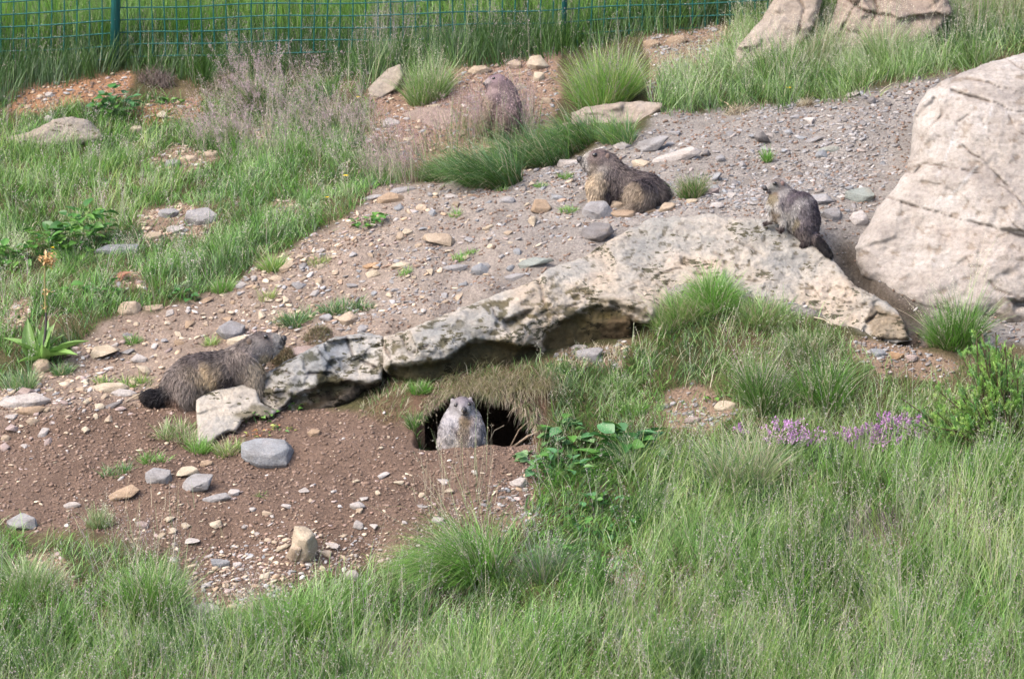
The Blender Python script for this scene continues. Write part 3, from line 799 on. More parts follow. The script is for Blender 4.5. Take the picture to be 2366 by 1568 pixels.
def stone(u, v, w, h, col, label, tilt=0, yaw=None, group=None, seed=None, npts=20, sub=3, flatness=None, name='stone', lift=0.55, cat='stone'):
    """a stone whose foot stands at (u,v) on the ground, w by h picture units in size"""
    seed = seed if seed is not None else int(u * 7 + v)
    g = c1(u, v)
    hw = w / 1100.0
    th = max(h * 0.7, 6) / 1100.0; dp = min(w, h * 1.3) / 1100.0
    W, F = hull_geo(seed, npts)
    W = W * np.array([hw, dp, th])
    a = R(-tilt); Ry = np.array([[math.cos(a), 0, math.sin(a)], [0, 1, 0], [-math.sin(a), 0, math.cos(a)]])
    W = W @ Ry.T
    s = R(14 + 12); Rx = np.array([[1, 0, 0], [0, math.cos(s), -math.sin(s)], [0, math.sin(s), math.cos(s)]])
    W = W @ Rx.T
    c = g + np.array([0, dp * 0.8, 0]); 
    z = float(H(np.array(c[0]), np.array(c[1])))
    c[2] = z + th * lift
    W = W + c
    # stains and two-tone faces that stay on the stone
    k = (0.5 + 0.5 * fbm(W, hw * 0.7, 3, seed))[:, None]
    C = np.array(col) * (0.82 + 0.36 * k)
    C = C * (1 - 0.25 * sstep(.55, .8, k)) + np.array([.30, .22, .15]) * 0.25 * sstep(.55, .8, k)
    o = put(name, W, F, M_STONE, C, smooth=False, origin=c - np.array([0, 0, th * lift]))
    tag(o, label, cat, group)
    return o

HS = [
 (617,1084,116,60,C_BLUE,'large flat blue-grey stone on brown soil below the pale slab',2),
 (365,1118,60,32,C_GREY,'rounded grey stone left of the two broken beige pieces on the soil',0),
 (430,1104,56,26,C_CREAM,'broken cream stone between two grey stones on the brown soil',8),
 (478,1078,30,16,C_TAN,'small tan stone tucked behind the broken cream stone',0),
 (455,1142,78,38,C_GREY,'tilted grey wedge stone with a dark shaded underside on the soil',18),
 (285,1160,76,26,C_TAN,'long narrow tan stone tilted up to the right on the soil',24),
 (500,1160,66,16,C_GREY,'thin grey sliver lying below the tilted wedge stone',12),
 (540,1146,26,16,C_PALE,'small pale stone at the right tip of the thin grey sliver',0),
 (166,1173,40,12,C_PALE,'pale elongated chip on the bare soil at the lower left',12),
 (48,1226,66,34,C_GREY,'grey stone half behind grass at the far left edge',8),
 (508,1312,42,20,C_BLUE,'blue-grey flat stone left of the upright cream stone',0),
 (826,1179,34,18,C_PALE,'isolated white stone on the brown soil below the mound',0),
 (476,1424,62,26,C_PALE,'pale stone in the bare gully between two grass clumps',0),
 (400,1300,20,14,C_PALE,'small pale pebble above the left grass clump',0),
 (330,1222,26,18,C_PINK,'pinkish stone right of the little dry grass tuft',0),
 (1380,506,80,54,C_GREY,'big pale grey angular rock in front of the sitting marmot',5),
 (1433,484,46,34,C_BEIGE,'beige stone leaning between grey rock and marmot belly',0),
 (1440,502,60,20,C_TAN,'brown stone under the beige one at the marmot belly',0),
 (1252,493,52,34,C_TAN,'squarish brown stone left of the sitting marmot',-4),
 (1378,560,84,44,C_DARK,'layered dark grey block above the ledge',10),
 (1542,487,44,22,C_BEIGE,'beige stone at the rump of the sitting marmot',8),
 (1500,492,34,12,C_TAN,'flat tan stone under the rump of the sitting marmot',4),
 (902,468,72,24,C_TAN,'brown slab edge at the left crest of the scree',8),
 (928,446,70,20,C_GREY,'grey slab resting on the brown one at the left crest',14),
 (1012,570,78,30,C_BEIGE,'wide beige stone in the middle of the scree',0),
 (1110,636,44,28,C_BLUE,'blue-grey angular stone above the ledge',8),
 (1238,618,84,24,C_GREEN,'greenish flat stone tilted up to the right above the ledge',18),
 (1185,650,60,16,C_GREY,'flat grey stone in the scree right above the ledge rim',14),
 (1050,626,66,16,C_GREY,'long flat grey stone left of the blue-grey angular stone',8),
 (802,752,50,32,C_BEIGE,'oval beige stone just above the lichened block',10),
 (752,745,30,20,C_GREY,'small grey stone left of the oval beige stone',0),
 (838,772,26,20,C_GREY,'small grey stone touching the top rim of the ledge',0),
 (1362,838,64,36,C_GREY,'smooth grey stone on the turf right of the burrow',6),
 (1337,806,44,11,C_PALE,'thin pale stone behind the smooth grey one on the turf',0),
 (1988,468,70,36,C_GREEN,'light grey-green stone near the boulder',2),
 (1897,473,58,32,C_GREY,'lilac-grey slab behind the young marmot',10),
 (1925,512,52,32,C_GREY,'grey stone behind the back of the young marmot',-8),
 (1985,522,44,32,C_PALE,'pale stone in the gap between ledge and boulder',0),
 (296,728,58,34,C_BEIGE,'rough beige stone at the lower edge of the meadow',14),
 (352,719,52,16,C_BEIGE,'flat beige stone right of the rough beige one',4),
 (240,832,74,32,C_CREAM,'layered cream stone left of the climbing marmot',14),
 (320,838,40,18,C_PALE,'pale stone just right of the layered cream stone',0),
 (94,862,46,34,C_BEIGE,'squarish orange-beige stone under the flowering plant',0),
 (532,790,66,46,C_GREY,'grey slab leaning behind the neck of the climbing marmot',-14),
 (552,796,60,20,C_CREAM,'cream stone touching the neck of the climbing marmot',6),
 (335,872,44,26,C_CREAM,'cream cube-like stone by the rump of the climbing marmot',-5),
 (252,908,88,24,C_CREAM,'long cream stone left of the black tail',10),
 (285,916,60,16,C_PALE,'pale flat stone in front of the long cream stone',4),
 (50,944,124,34,C_PALE,'long pale log-like stone at the left edge',6),
 (70,960,70,20,C_TAN,'brown stone under the long pale log-like one',10),
 (258,944,56,12,C_DARK,'thin dark plate of rock left of the black tail',24),
 (60,918,40,26,C_PINK,'brownish stone above the long pale log-like one',10),
 (463,520,84,38,C_GREY,'big grey stone in the meadow patch',4),
 (388,506,54,28,C_GREY,'grey stone left of the big grey one in the meadow patch',0),
 (352,556,50,24,C_BEIGE,'beige stone at the lower edge of the meadow patch',10),
 (405,540,46,20,C_PALE,'pale stone in the middle of the meadow patch',0),
 (265,588,112,24,C_BLUE,'long flat blue-grey stone in the meadow',2),
 (398,386,44,20,C_GREY,'grey stone in the upper meadow patch',10),
 (438,372,40,18,C_BEIGE,'beige stone in the upper meadow patch',6),
 (486,364,46,20,C_BEIGE,'tan stone at the right end of the upper meadow patch',10),
 (395,402,50,10,C_PALE,'thin pale stone at the foot of the upper meadow patch',4),
 (315,308,36,22,C_CREAM,'cream stone below the right red soil patch',0),
 (375,276,34,22,C_CREAM,'pale stone on the right red soil patch',0),
 (111,282,22,18,C_PALE,'white stone at the foot of the left red soil patch',10),
 (113,226,22,14,C_PALE,'white stone on the upper left red soil patch',10),
 (1107,172,68,26,C_BEIGE,'oblong beige stone behind the hidden marmot',6),
 (1189,160,42,26,C_BEIGE,'roundish beige stone behind and right of the hidden marmot',0),
 (1243,162,60,40,C_CREAM,'largest pale stone at the foot of the fence by the big tuft',6),
 (1245,188,32,28,C_CREAM,'pale stone under the largest one by the big tuft',0),
 (1193,178,40,14,C_TAN,'brown stone under the roundish beige one',0),
 (905,292,46,22,C_PALE,'whitish stone left of the half-sunk brown rock',-6),
 (1002,252,44,12,C_CREAM,'flat cream stone on top of the half-sunk brown rock',8),
 (1262,241,28,18,C_BEIGE,'beige stone left of the foot of the big tuft',0),
 (1506,112,44,24,C_TAN,'brownish stone at the upper right rubble',0),
 (1565,103,58,26,C_TAN,'orange-brown stone topping the upper right rubble',8),
 (1500,352,110,30,C_GREY,'long grey slab above the back of the sitting marmot',24),
 (1560,372,130,26,C_PALE,'wide light grey slab right of the sitting marmot head',20),
 (1480,385,44,24,C_CREAM,'cream stone at the nape of the sitting marmot',0),
 (1436,345,40,18,C_PALE,'pale stone just behind the head of the sitting marmot',10),
 (1760,334,36,52,C_DARK,'upright splinter of grey-brown rock on the scree',40),
 (1918,352,56,14,C_GREEN,'pale greenish flat slab high on the scree',3),
 (1640,450,50,22,C_PINK,'pinkish stone right of the grass tuft behind the marmot',14),
 (1600,470,30,14,C_CREAM,'small cream stone at the foot of the grass tuft behind the marmot',0),
 (1656,418,28,24,C_BLUE,'small blue-grey stone right of the tuft behind the marmot',30),
 (1970,225,40,14,C_PALE,'pale stone at the upper edge of the scree',14),
 (2072,832,34,18,C_RUST,'orange stone below the flat buff slab',0),
 (2030,826,40,16,C_BLUE,'blue-grey stone below the flat buff slab',-10),
 (2105,838,30,16,C_PINK,'pink stone in the pebble patch below the boulder',0),
 (1676,948,50,20,C_CREAM,'buff stone in the bare patch on the right bank',4),
 (1598,980,40,16,C_PINK,'pinkish stone in the bare patch near the leafy plant',4),
 (1198,1128,42,20,C_PALE,'whitish stone at the right rim of the brown soil',14),
 (700,838,70,26,C_PINK,'pinkish slab behind the dry clump and the lichened block',8),
 (1012,1216,28,18,C_PALE,'white stone at the left foot of the arching tuft',0),
 (812,1340,34,20,C_PALE,'white stone at the left tips of the arching tuft',6),
 (725,1008,30,18,C_TAN,'brownish stone just under the lichened block',8),
 (1170,470,44,16,C_GREY,'flat grey stone on the crest of the scree',6),
 (940,545,30,16,C_CREAM,'cream stone on the brown part of the scree',0),
 (860,620,50,12,C_RUST,'rusty splinter in the scree',14),
 (925,620,52,14,C_CREAM,'long cream splinter in the scree',12),
 (1310,385,60,22,C_PALE,'pale stone in front of the dark tussock',10),
 (1290,462,36,16,C_BLUE,'small blue-grey stone right of the squarish brown one',0),
 (1045,458,40,14,C_PALE,'pale chip on the crest left of centre',4),
 (1560,480,30,12,C_PALE,'small pale chip beside the beige stone at the rump',6),
 (860,462,50,12,C_GREY,'thin grey stone at the far left of the crest',8),
 (1880,330,60,14,C_GREY,'thin grey plate high on the scree',20),
]
for (u_, v_, w_, h_, c_, l_, t_) in HS:
    stone(u_, v_, w_, h_, c_, l_, t_, npts=34 if w_ > 76 and h_ > 40 else 20)
# the upright cream stone with a split flake
o = stone(703,1306,56,104,C_CREAM,'tall upright cream stone standing on the brown soil above the grass',0,seed=5,lift=.8)
stone(682,1304,34,70,C_BEIGE,'beige flake leaning on the left of the tall upright cream stone',-12,seed=9,lift=.7)

# smaller stones one can still count: individual objects that share a label inside their patch
def sample_zone(poly, n, rg, dist):
    poly = np.asarray(poly, float)
    lo, hi = np.maximum(poly.min(0), [5, 5]), np.minimum(poly.max(0), [2360, 1560])
    out = []
    tries = 0
    while len(out) < n and tries < 6000:
        tries += 1
        q = rg.uniform(lo, hi)
        if sdist(poly, q[0], q[1])[0] < 6: continue
        if any((q[0] - a) ** 2 + ((q[1] - b) * 1.8) ** 2 < dist * dist for a, b in out): continue
        out.append((q[0], q[1]))
    return out
PATCH = [
 ([(300,735),(430,705),(600,625),(760,560),(800,640),(700,730),(560,760),(330,850),(250,800)], 46, 'small stone chip in the scree above the climbing marmot', 'stone chips in the scree above the climbing marmot', [C_BEIGE, C_GREY, C_PALE, C_CREAM, C_TAN]),
 ([(0,905),(200,860),(330,880),(320,940),(230,1000),(0,1060)], 34, 'small stone chip on the rubble left of the black tail', 'stone chips left of the climbing marmot', [C_BEIGE, C_PALE, C_CREAM, C_PINK]),
 ([(870,450),(1240,410),(1240,620),(1000,720),(800,720),(820,560)], 56, 'small stone chip in the middle of the scree', 'stone chips in the middle scree', [C_GREY, C_BLUE, C_CREAM, C_BEIGE, C_GREY]),
 ([(1480,310),(1900,240),(2080,210),(2080,330),(1980,500),(1620,490),(1560,400)], 44, 'small grey stone chip on the upper right scree', 'stone chips on the upper right scree', [C_GREY, C_BLUE, C_PALE, C_DARK]),
 ([(300,1200),(900,1090),(1180,1080),(900,1240),(640,1380),(420,1300)], 40, 'small pale stone on the brown soil in front of the burrow', 'pale stones on the brown soil', [C_PALE, C_CREAM, C_PALE, C_BEIGE]),
 ([(880,330),(1000,200),(1270,140),(1260,280),(1050,330)], 18, 'small tan stone on the mound around the hidden marmot', 'stones on the mound of the hidden marmot', [C_CREAM, C_TAN, C_BEIGE]),
]
rg = np.random.default_rng(91)
geo = [hull_geo(300 + i, 12, 1) for i in range(14)]
for (poly, n, lab, grp, cols) in PATCH:
    ps = sample_zone(poly, n, rg, 34)
    G = cast(np.array([p[0] for p in ps]), np.array([p[1] for p in ps]))
    for g in G:
        W, F = geo[rg.integers(14)]
        s = rg.uniform(0.010, 0.024) * (1.25 if rg.random() < .2 else 1)
        W = W * np.array([s * rg.uniform(.9, 1.5), s * rg.uniform(.7, 1.1), s * rg.uniform(.2, .5)])
        a = rg.uniform(0, 6.28); c, sn = math.cos(a), math.sin(a)
        W = W @ np.array([[c, sn, 0], [-sn, c, 0], [0, 0, 1]])
        s2 = R(rg.uniform(4, 30)); W = W @ np.array([[1, 0, 0], [0, math.cos(s2), math.sin(s2)], [0, -math.sin(s2), math.cos(s2)]])
        s3 = R(rg.uniform(-5, 18)); W = W @ np.array([[math.cos(s3), 0, math.sin(s3)], [0, 1, 0], [-math.sin(s3), 0, math.cos(s3)]])
        col = np.array(cols[rg.integers(len(cols))]) * rg.uniform(.8, 1.15)
        org = g + np.array([0, 0, 0.0])
        o = put('stone', W + org + np.array([0, 0, s * .2]), F, M_STONE, np.tile(col, (len(W), 1)), smooth=False, origin=org)
        tag(o, lab, 'stone', grp)

def chip_geo(seed):
    rg = np.random.default_rng(seed); n = rg.integers(5, 8)
    a = np.sort(rg.uniform(0, 6.283, n)); a = np.linspace(0, 6.283, n, endpoint=False) + rg.normal(size=n) * .25
    r = rg.uniform(.6, 1.1, n)
    top = np.stack([r * np.cos(a) * .8, r * np.sin(a) * .8, np.full(n, .9) + rg.normal(size=n) * .12], -1); mid = np.stack([r * np.cos(a), r * np.sin(a), rg.uniform(-.2, .4, n)], -1)
    V = np.concatenate([top, mid, [[0, 0, 1.0]], [[0, 0, -1]]])
    F = []
    for i in range(n):
        j = (i + 1) % n
        F += [(i, j, 2 * n), (n + i, n + j, j), (n + i, j, i), (n + j, n + i, 2 * n + 1)]
    return V, np.array(F)

# gravel and crumbs of soil: nobody could count them
def gravel(name, n, mask, smin, smax, cols, seed, flat=(.14, .5), box=(-2.6, 2.6, -3.2, 3.6), power=3.2, chips=True):
    rg = np.random.default_rng(seed)
    x = rg.uniform(box[0], box[1], n); y = rg.uniform(box[2], box[3], n)
    z = H(x, y); P = np.stack([x, y, z], -1)
    m = mask(P)
    k = rg.random(n) < m
    P = P[k]; n = len(P)
    u, v, _ = project(P)
    tv = [chip_geo(500 + i) if chips and i < 9 else stone_geo(1, 500 + i, planes=7, rough=0) for i in range(12)]
    s = smin + (smax - smin) * rg.random(n) ** power
    a = rg.uniform(0, 6.283, n); ca, sa = np.cos(a), np.sin(a)
    dims = np.stack([s * rg.uniform(.9, 1.9, n), s * rg.uniform(.6, 1.1, n), s * rg.uniform(flat[0], flat[1], n)], -1)
    a = np.where(rg.random(n) < .6, rg.normal(size=n) * .5, a); ca, sa = np.cos(a), np.sin(a)
    tl = rg.uniform(-.15, .5, n); tl2 = rg.uniform(-.15, .45, n)
    cols = np.array(cols); ci = rg.integers(len(cols), size=n)
    C = cols[ci] * rg.uniform(.75, 1.25, n)[:, None]
    ti = rg.integers(12, size=n)
    B = Buf()
    for i in range(12):
        q = ti == i
        if not q.any(): continue
        W, F = tv[i]
        L = W[None] * dims[q][:, None]
        xx = L[..., 0] * ca[q][:, None] - L[..., 1] * sa[q][:, None]; yy = L[..., 0] * sa[q][:, None] + L[..., 1] * ca[q][:, None]; zz = L[..., 2]
        c, sn = np.cos(tl[q])[:, None], np.sin(tl[q])[:, None]
        yy, zz = yy * c - zz * sn, yy * sn + zz * c
        c, sn = np.cos(tl2[q])[:, None], np.sin(tl2[q])[:, None]
        xx, zz = xx * c - zz * sn, xx * sn + zz * c
        Q = np.stack([xx, yy, zz], -1) + P[q][:, None] + np.array([0, 0, 1]) * (dims[q][:, 2] * .35)[:, None, None]
        nq = q.sum(); nv = len(W)
        FF = (F[None] + (np.arange(nq) * nv)[:, None, None]).reshape(-1, 3)
        B.add(Q, FF, np.repeat(C[q][:, None], nv, 1))
    return B.put(name, M_CRUMB)
M_CRUMB = rock_mat('gravel_stone', [(0.85, 0.83, 0.8), (0.97, 0.96, 0.95), (1.0, 1.0, 1.0)], 0, 0.2, 0, 3.0)
def m_scree(P):
    u, v, scree, soil, red, mound, grav = zones(P)
    d = sstep(-.5, .4, n2(P[:, 0], P[:, 1], .45, 3, 61))
    return np.clip(scree * (.16 + .84 * d) * (1 - .75 * soil) + grav * .8 + mound * .45 + red * .35, 0, 1) * clear(P)
PX = (PIT_X0 - .02, PIT_X1 + .02, PIT_Y0 - .01, PIT_Y1 + .03)
def clear(P):
    u, v, _ = project(P)
    return (1 - np.exp(-(pdist([(1990,640),(2055,695),(2115,730)], u, v) / 26) ** 2)) * 1.0 * (1.0 - ((P[:, 0] > PX[0]) & (P[:, 0] < PX[1]) & (P[:, 1] > PX[2]) & (P[:, 1] < PX[3])))
def left(f):  # share of beige, warm stones on the left; grey ones on the right
    def g(P):
        u, v, _ = project(P)
        t = sstep(350, 1500, u + 350 * n2(P[:, 0], P[:, 1], .6, 3, 71))
        return m_scree(P) * (1 - t if f else t)
    return g
o = gravel('gravel', 110000, left(True), .0035, .017, [C_BEIGE, C_CREAM, C_PINK, C_GREY, C_TAN, C_PALE, C_BEIGE, (.3,.22,.17)], 1); tag(o, kind='stuff')
o = gravel('gravel', 150000, left(False), .0025, .0135, [(.28,.275,.28), (.25,.26,.275), (.27,.265,.265), (.23,.22,.22), (.28,.25,.235), C_DARK, (.36,.345,.335), (.25,.225,.205)], 2); tag(o, kind='stuff')
def m_soil(P):
    u, v, scree, soil, red, mound, grav = zones(P)
    d = sstep(-.2, .5, n2(P[:, 0], P[:, 1], .5, 3, 62))
    low = sstep(1120, 1230, v) * sstep(150, 450, u) + sstep(260, 60, u) * sstep(1130, 1000, v)
    return np.clip(soil * (.05 + .14 * d + .45 * low), 0, 1) * clear(P)
o = gravel('gravel', 90000, m_soil, .003, .012, [C_PALE, C_CREAM, C_PINK, C_BEIGE, (.28,.19,.15), (.3,.21,.17)], 3); tag(o, kind='stuff')
def m_crumb(P):
    u, v, scree, soil, red, mound, grav = zones(P)
    return np.clip(soil * .8 + mound * .5 + red * .8 + grav * .4 + scree * .3, 0, 1) * clear(P)
o = gravel('soil_crumbs', 120000, m_crumb, .002, .007, [(.20,.14,.108), (.17,.12,.092), (.24,.175,.14)], 4, flat=(.6, 1.0), power=1.5, chips=False); tag(o, kind='stuff')
# ------------------------------------------------------------------ wire fence
def tubes(segs, r, sides=5):
    """segs (n,2,3) -> quads"""
    segs = np.asarray(segs, float); n = len(segs)
    d = unit(segs[:, 1] - segs[:, 0])
    ref = np.where(np.abs(d[:, 2:3]) > .9, np.array([[1., 0, 0]]), np.array([[0, 0, 1.]]))
    a = unit(np.cross(d, ref)); b = np.cross(d, a)
    an = np.arange(sides) * 2 * math.pi / sides
    ring = a[:, None] * np.cos(an)[None, :, None] + b[:, None] * np.sin(an)[None, :, None]
    r = np.broadcast_to(np.asarray(r, float), (n,))[:, None, None]
    V = np.stack([segs[:, 0, None] + ring * r, segs[:, 1, None] + ring * r], 1).reshape(-1, 3)
    i = np.arange(sides); j = (i + 1) % sides
    F = np.stack([i, j, j + sides, i + sides], -1)[None] + (np.arange(n) * sides * 2)[:, None, None]
    return V, F.reshape(-1, 4)

FA = c1(265, 152); FB = c1(1302, 108)
def fence_run():
    d = FB - FA; d[2] = 0; L = np.linalg.norm(d); d /= L
    root = empty('wire_fence', FA)
    tag(root, 'green welded wire fence with square mesh along the top of the slope', 'fence')
    m = .0605
    segs = []
    k0, k1 = int(-1.1 / m), int((L + 2.3) / m)
    def P(s, z):
        q = FA + d * s
        g = SLOPE * q[1] + Hb(np.array([q[0]]), np.array([FA[1] + d[1] * s]))[0] * 0 + .07 + 0.045 * s
        wob = .010 * math.sin(s * 3.1 + z * 4) + .006 * math.sin(s * 11.3 + 1.7 * z)
        sag = .008 * math.sin(s * 1.9 + 1) + .004 * math.sin(s * 7.7 + z * 9)
        return np.array([q[0] + .012 * z + .004 * math.sin(9 * z + s * 5), q[1] + wob, g + z + sag])
    for k in range(k0, k1 + 1):
        for j in range(14):
            segs.append((P(k * m, j * m), P(k * m, (j + 1) * m)))
    for j in range(15):
        for k in range(k0, k1):
            segs.append((P(k * m, j * m), P((k + 1) * m, j * m)))
    V, F = tubes(segs, .0033, 4)
    put('wire_mesh', V, F, M_GREEN_PAINT, smooth=True, parent=root, parent_origin=FA)
    for nm, s, w, rust in (('post', .0, .021, 0), ('post', L, .012, 0)):
        b = P(s, -.12); q = P(s, 1.02)
        b = b + np.array([0, -.016, 0]); q = q + np.array([.035 if s == 0 else 0, -.016, 0])
        # L-shaped angle post: two flanges
        dx = np.array([1, 0, 0.0]); dy = np.array([0, 1.0, 0])
        prof = [(-w, 0), (w, 0), (w, .035), (w - .005, .035), (w - .005, .005), (-w, .005)]
        V = [b + dx * a + dy * c for a, c in prof] + [q + dx * a + dy * c for a, c in prof]
        n = 6
        F = [(i, (i + 1) % n, (i + 1) % n + n, i + n) for i in range(n)] + [(0, 5, 4, 1), (1, 4, 3, 2), (6, 7, 10, 11), (7, 8, 9, 10)]
        o = put(nm, np.array(V), np.array(F), M_POST, parent=root, parent_origin=FA)
        o['label'] = 'broad dark green metal post' if s == 0 else 'thin blue-green metal post'
fence_run()
# ------------------------------------------------------------------ marmots
def fuse(balls, voxel, smooth_it, origin):
    """one continuous skin grown over a set of tapering chains of balls"""
    Vs, Fs, n = [], [], 0
    V0, F0 = ICO[3]
    for (c, r) in balls:
        Vs.append(V0 * np.asarray(r) + c - origin); Fs.append(F0 + n); n += len(V0)
    me = mk_mesh('tmp', np.concatenate(Vs), np.concatenate(Fs))
    o = bpy.data.objects.new('tmp', me); SC.collection.objects.link(o)
    md = o.modifiers.new('r', 'REMESH'); md.mode = 'VOXEL'; md.voxel_size = voxel
    sm = o.modifiers.new('s', 'SMOOTH'); sm.factor = 0.5; sm.iterations = smooth_it
    dg = bpy.context.evaluated_depsgraph_get()
    ev = o.evaluated_get(dg); m2 = ev.to_mesh()
    nv = len(m2.vertices); V = np.zeros(nv * 3, np.float32); m2.vertices.foreach_get('co', V); V = V.reshape(-1, 3).astype(float)
    m2.calc_loop_triangles()
    T = np.zeros(len(m2.loop_triangles) * 3, np.int32); m2.loop_triangles.foreach_get('vertices', T); T = T.reshape(-1, 3)
    Nn = np.zeros(nv * 3, np.float32); m2.vertices.foreach_get('normal', Nn); Nn = Nn.reshape(-1, 3).astype(float)
    ev.to_mesh_clear(); bpy.data.objects.remove(o); bpy.data.meshes.remove(me)
    return V + origin, T, Nn

def marmot(label, anchor, chains, cols, eyes, nose, ears, extra=(), fur_len=.013, nfur=16000, voxel=.0055, yaw=0, gone=None, furw=.0011, earr=(7, 9), eyer=4.0, noser=(6, 5), noise=.25, dark=.78):
    """chains: lists of (u, v, c, r): picture place, metres towards the viewer, radius in picture units; anchor = forward depth"""
    P = lambda u, v, c: pt(np.array(float(u)), np.array(float(v)), anchor - c)
    balls = []; flow_p = []; flow_d = []
    for ch in chains:
        ps = [P(a, b, c) for a, b, c, r in ch]; rs = [r / 550.0 for *_, r in ch]
        for i in range(len(ch) - 1):
            L = np.linalg.norm(ps[i + 1] - ps[i]); k = max(2, int(L / (0.3 * min(rs[i], rs[i + 1])))); k = min(k, 14)
            for j in range(k):
                t = j / k
                balls.append((ps[i] * (1 - t) + ps[i + 1] * t, rs[i] * (1 - t) + rs[i + 1] * t))
                flow_p.append(balls[-1][0]); flow_d.append(unit(ps[i + 1] - ps[i]))
        balls.append((ps[-1], rs[-1])); flow_p.append(ps[-1]); flow_d.append(unit(ps[-1] - ps[-2]))
    allp = np.array([b[0] for b in balls])
    foot = np.array([allp[:, 0].mean(), allp[:, 1].mean(), min(b[0][2] - b[1] for b in balls)])
    V, T, Nv = fuse(balls, voxel, 5, foot)
    root = empty('marmot', foot)
    tag(root, label, 'marmot', 'marmots around the burrow')
    # colour patches of the coat and any painted-in shade, seeded by place on the body
    cu = np.array([[a, b] for a, b, *_ in cols], float); cr = np.array([r for _, _, r, _ in cols], float); cc = np.array([c for *_, c in cols], float) * dark
    def coat(Q, wob=7):
        u, v, _ = project(Q)
        s = 0.5 + 0 * u
        uu = u + wob * fbm(Q, .035, 2, 5); vv = v + wob * fbm(Q, .035, 2, 6)
        w = np.exp(-(((uu[:, None] - cu[None, :, 0]) ** 2 + (vv[:, None] - cu[None, :, 1]) ** 2) / (2 * cr[None] ** 2))) + 1e-9
        w = w ** 2.4
        return (w @ cc) / w.sum(1, keepdims=True)
    body_c = coat(V) * 0.8 * (1 + .3 * fbm(V, .012, 3, 8))[:, None]
    put('body', V, T, M_FUR, body_c, smooth=True, parent=root, parent_origin=foot)
    # fur
    a, b, c = V[T[:, 0]], V[T[:, 1]], V[T[:, 2]]
    ar = np.linalg.norm(np.cross(b - a, c - a), axis=1)
    rg = np.random.default_rng(int(anchor * 1000) % 9973)
    ti = rg.choice(len(T), nfur, p=ar / ar.sum())
    w1, w2 = rg.random(nfur), rg.random(nfur); f = w1 + w2 > 1; w1[f] = 1 - w1[f]; w2[f] = 1 - w2[f]
    B0 = a[ti] * (1 - w1 - w2)[:, None] + b[ti] * w1[:, None] + c[ti] * w2[:, None]
    nn = unit(Nv[T[ti]].mean(1))
    fp = np.array(flow_p); fd = np.array(flow_d)
    near = np.argmin(((B0[:, None] - fp[None]) ** 2).sum(-1), 1)
    fl = fd[near] + np.array([0, 0, -.55]) + .28 * rg.normal(size=(nfur, 3))
    fl = unit(fl - nn * np.sum(fl * nn, 1, keepdims=True))
    # shorter on the face
    headp = P(*eyes[0][:3]); dist = np.linalg.norm(B0 - headp, axis=1)
    ln = fur_len * (0.45 + 0.55 * sstep(.03, .11, dist)) * rg.uniform(.6, 1.35, nfur)
    lift = rg.uniform(.25, .7, nfur)
    d0 = unit(fl + nn * lift[:, None]); 
    p1 = B0 - nn * .002; p2 = p1 + d0 * (ln * .55)[:, None]; p3 = p2 + unit(fl + nn * (lift * .4)[:, None] + np.array([0, 0, -.1])) * (ln * .45)[:, None]
    sd_ = unit(np.cross(d0, nn + .5 * rg.normal(size=(nfur, 3))))
    w = furw * rg.uniform(.7, 1.3, nfur)[:, None]
    HV = np.stack([p1 - sd_ * w, p1 + sd_ * w, p2 - sd_ * w * .8, p2 + sd_ * w * .8, p3 - sd_ * w * .15, p3 + sd_ * w * .15], 1).reshape(-1, 3)
    k = (np.arange(nfur) * 6)[:, None]
    HF = np.concatenate([k + np.array([[0, 1, 3, 2]]), k + np.array([[2, 3, 5, 4]])])
    hc = coat(B0, 9) * rg.uniform(1 - noise, 1 + noise, nfur)[:, None]
    # salt-and-pepper guard hairs with pale tips
    hc = hc * np.clip(1 + .6 * fbm(B0, .009, 2, 12), .45, 1.7)[:, None]
    pale = (rg.random(nfur) < .16)[:, None]
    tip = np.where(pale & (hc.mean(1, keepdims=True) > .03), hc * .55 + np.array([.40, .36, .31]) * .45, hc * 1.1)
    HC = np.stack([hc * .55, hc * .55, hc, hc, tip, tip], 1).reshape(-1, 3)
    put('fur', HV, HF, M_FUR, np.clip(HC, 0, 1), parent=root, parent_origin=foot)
    V1, F1 = ICO[3]
    def knob(nm, u, v, c, ru, rv, rc, mat, col=None, tilt=0):
        q = P(u, v, c)
        a = R(tilt)
        x = V1[:, 0] * ru / 550; z = V1[:, 2] * rv / 550
        W = q + (x * math.cos(a) - z * math.sin(a))[:, None] * RT + (V1[:, 1] * rc / 550)[:, None] * FWD + (x * math.sin(a) + z * math.cos(a))[:, None] * UP
        return put(nm, W, F1, mat, col if col is None else np.tile(np.array(col, float), (len(W), 1)), smooth=True, parent=root, parent_origin=foot)
    for (u, v, c) in eyes: knob('eye', u, v, c, eyer * 1.15, eyer * .95, eyer, M_EYE)
    u, v, c = nose; knob('nose', u, v, c, noser[0], noser[1], noser[0], M_NOSE)
    for (u, v, c, tl, col) in ears: knob('ear', u, v, c, earr[0], earr[1], earr[0] * .55, M_FUR, col, tl)
    for (nm, u, v, c, ru, rv, tl, mt) in extra: knob(nm, u, v, c, ru, rv, min(ru, rv), mt, (.05, .04, .035), tl)
    return root

FD = lambda u, v: float((c1(u, v) - CAM) @ FWD)
GB = (.145, .12, .11); DB = (.065, .052, .05); TN = (.52, .39, .24); GY = (.26, .235, .225); PL = (.42, .385, .35); BK = (.012, .010, .012); MB = (.19, .155, .14); OR = (.38, .24, .11)
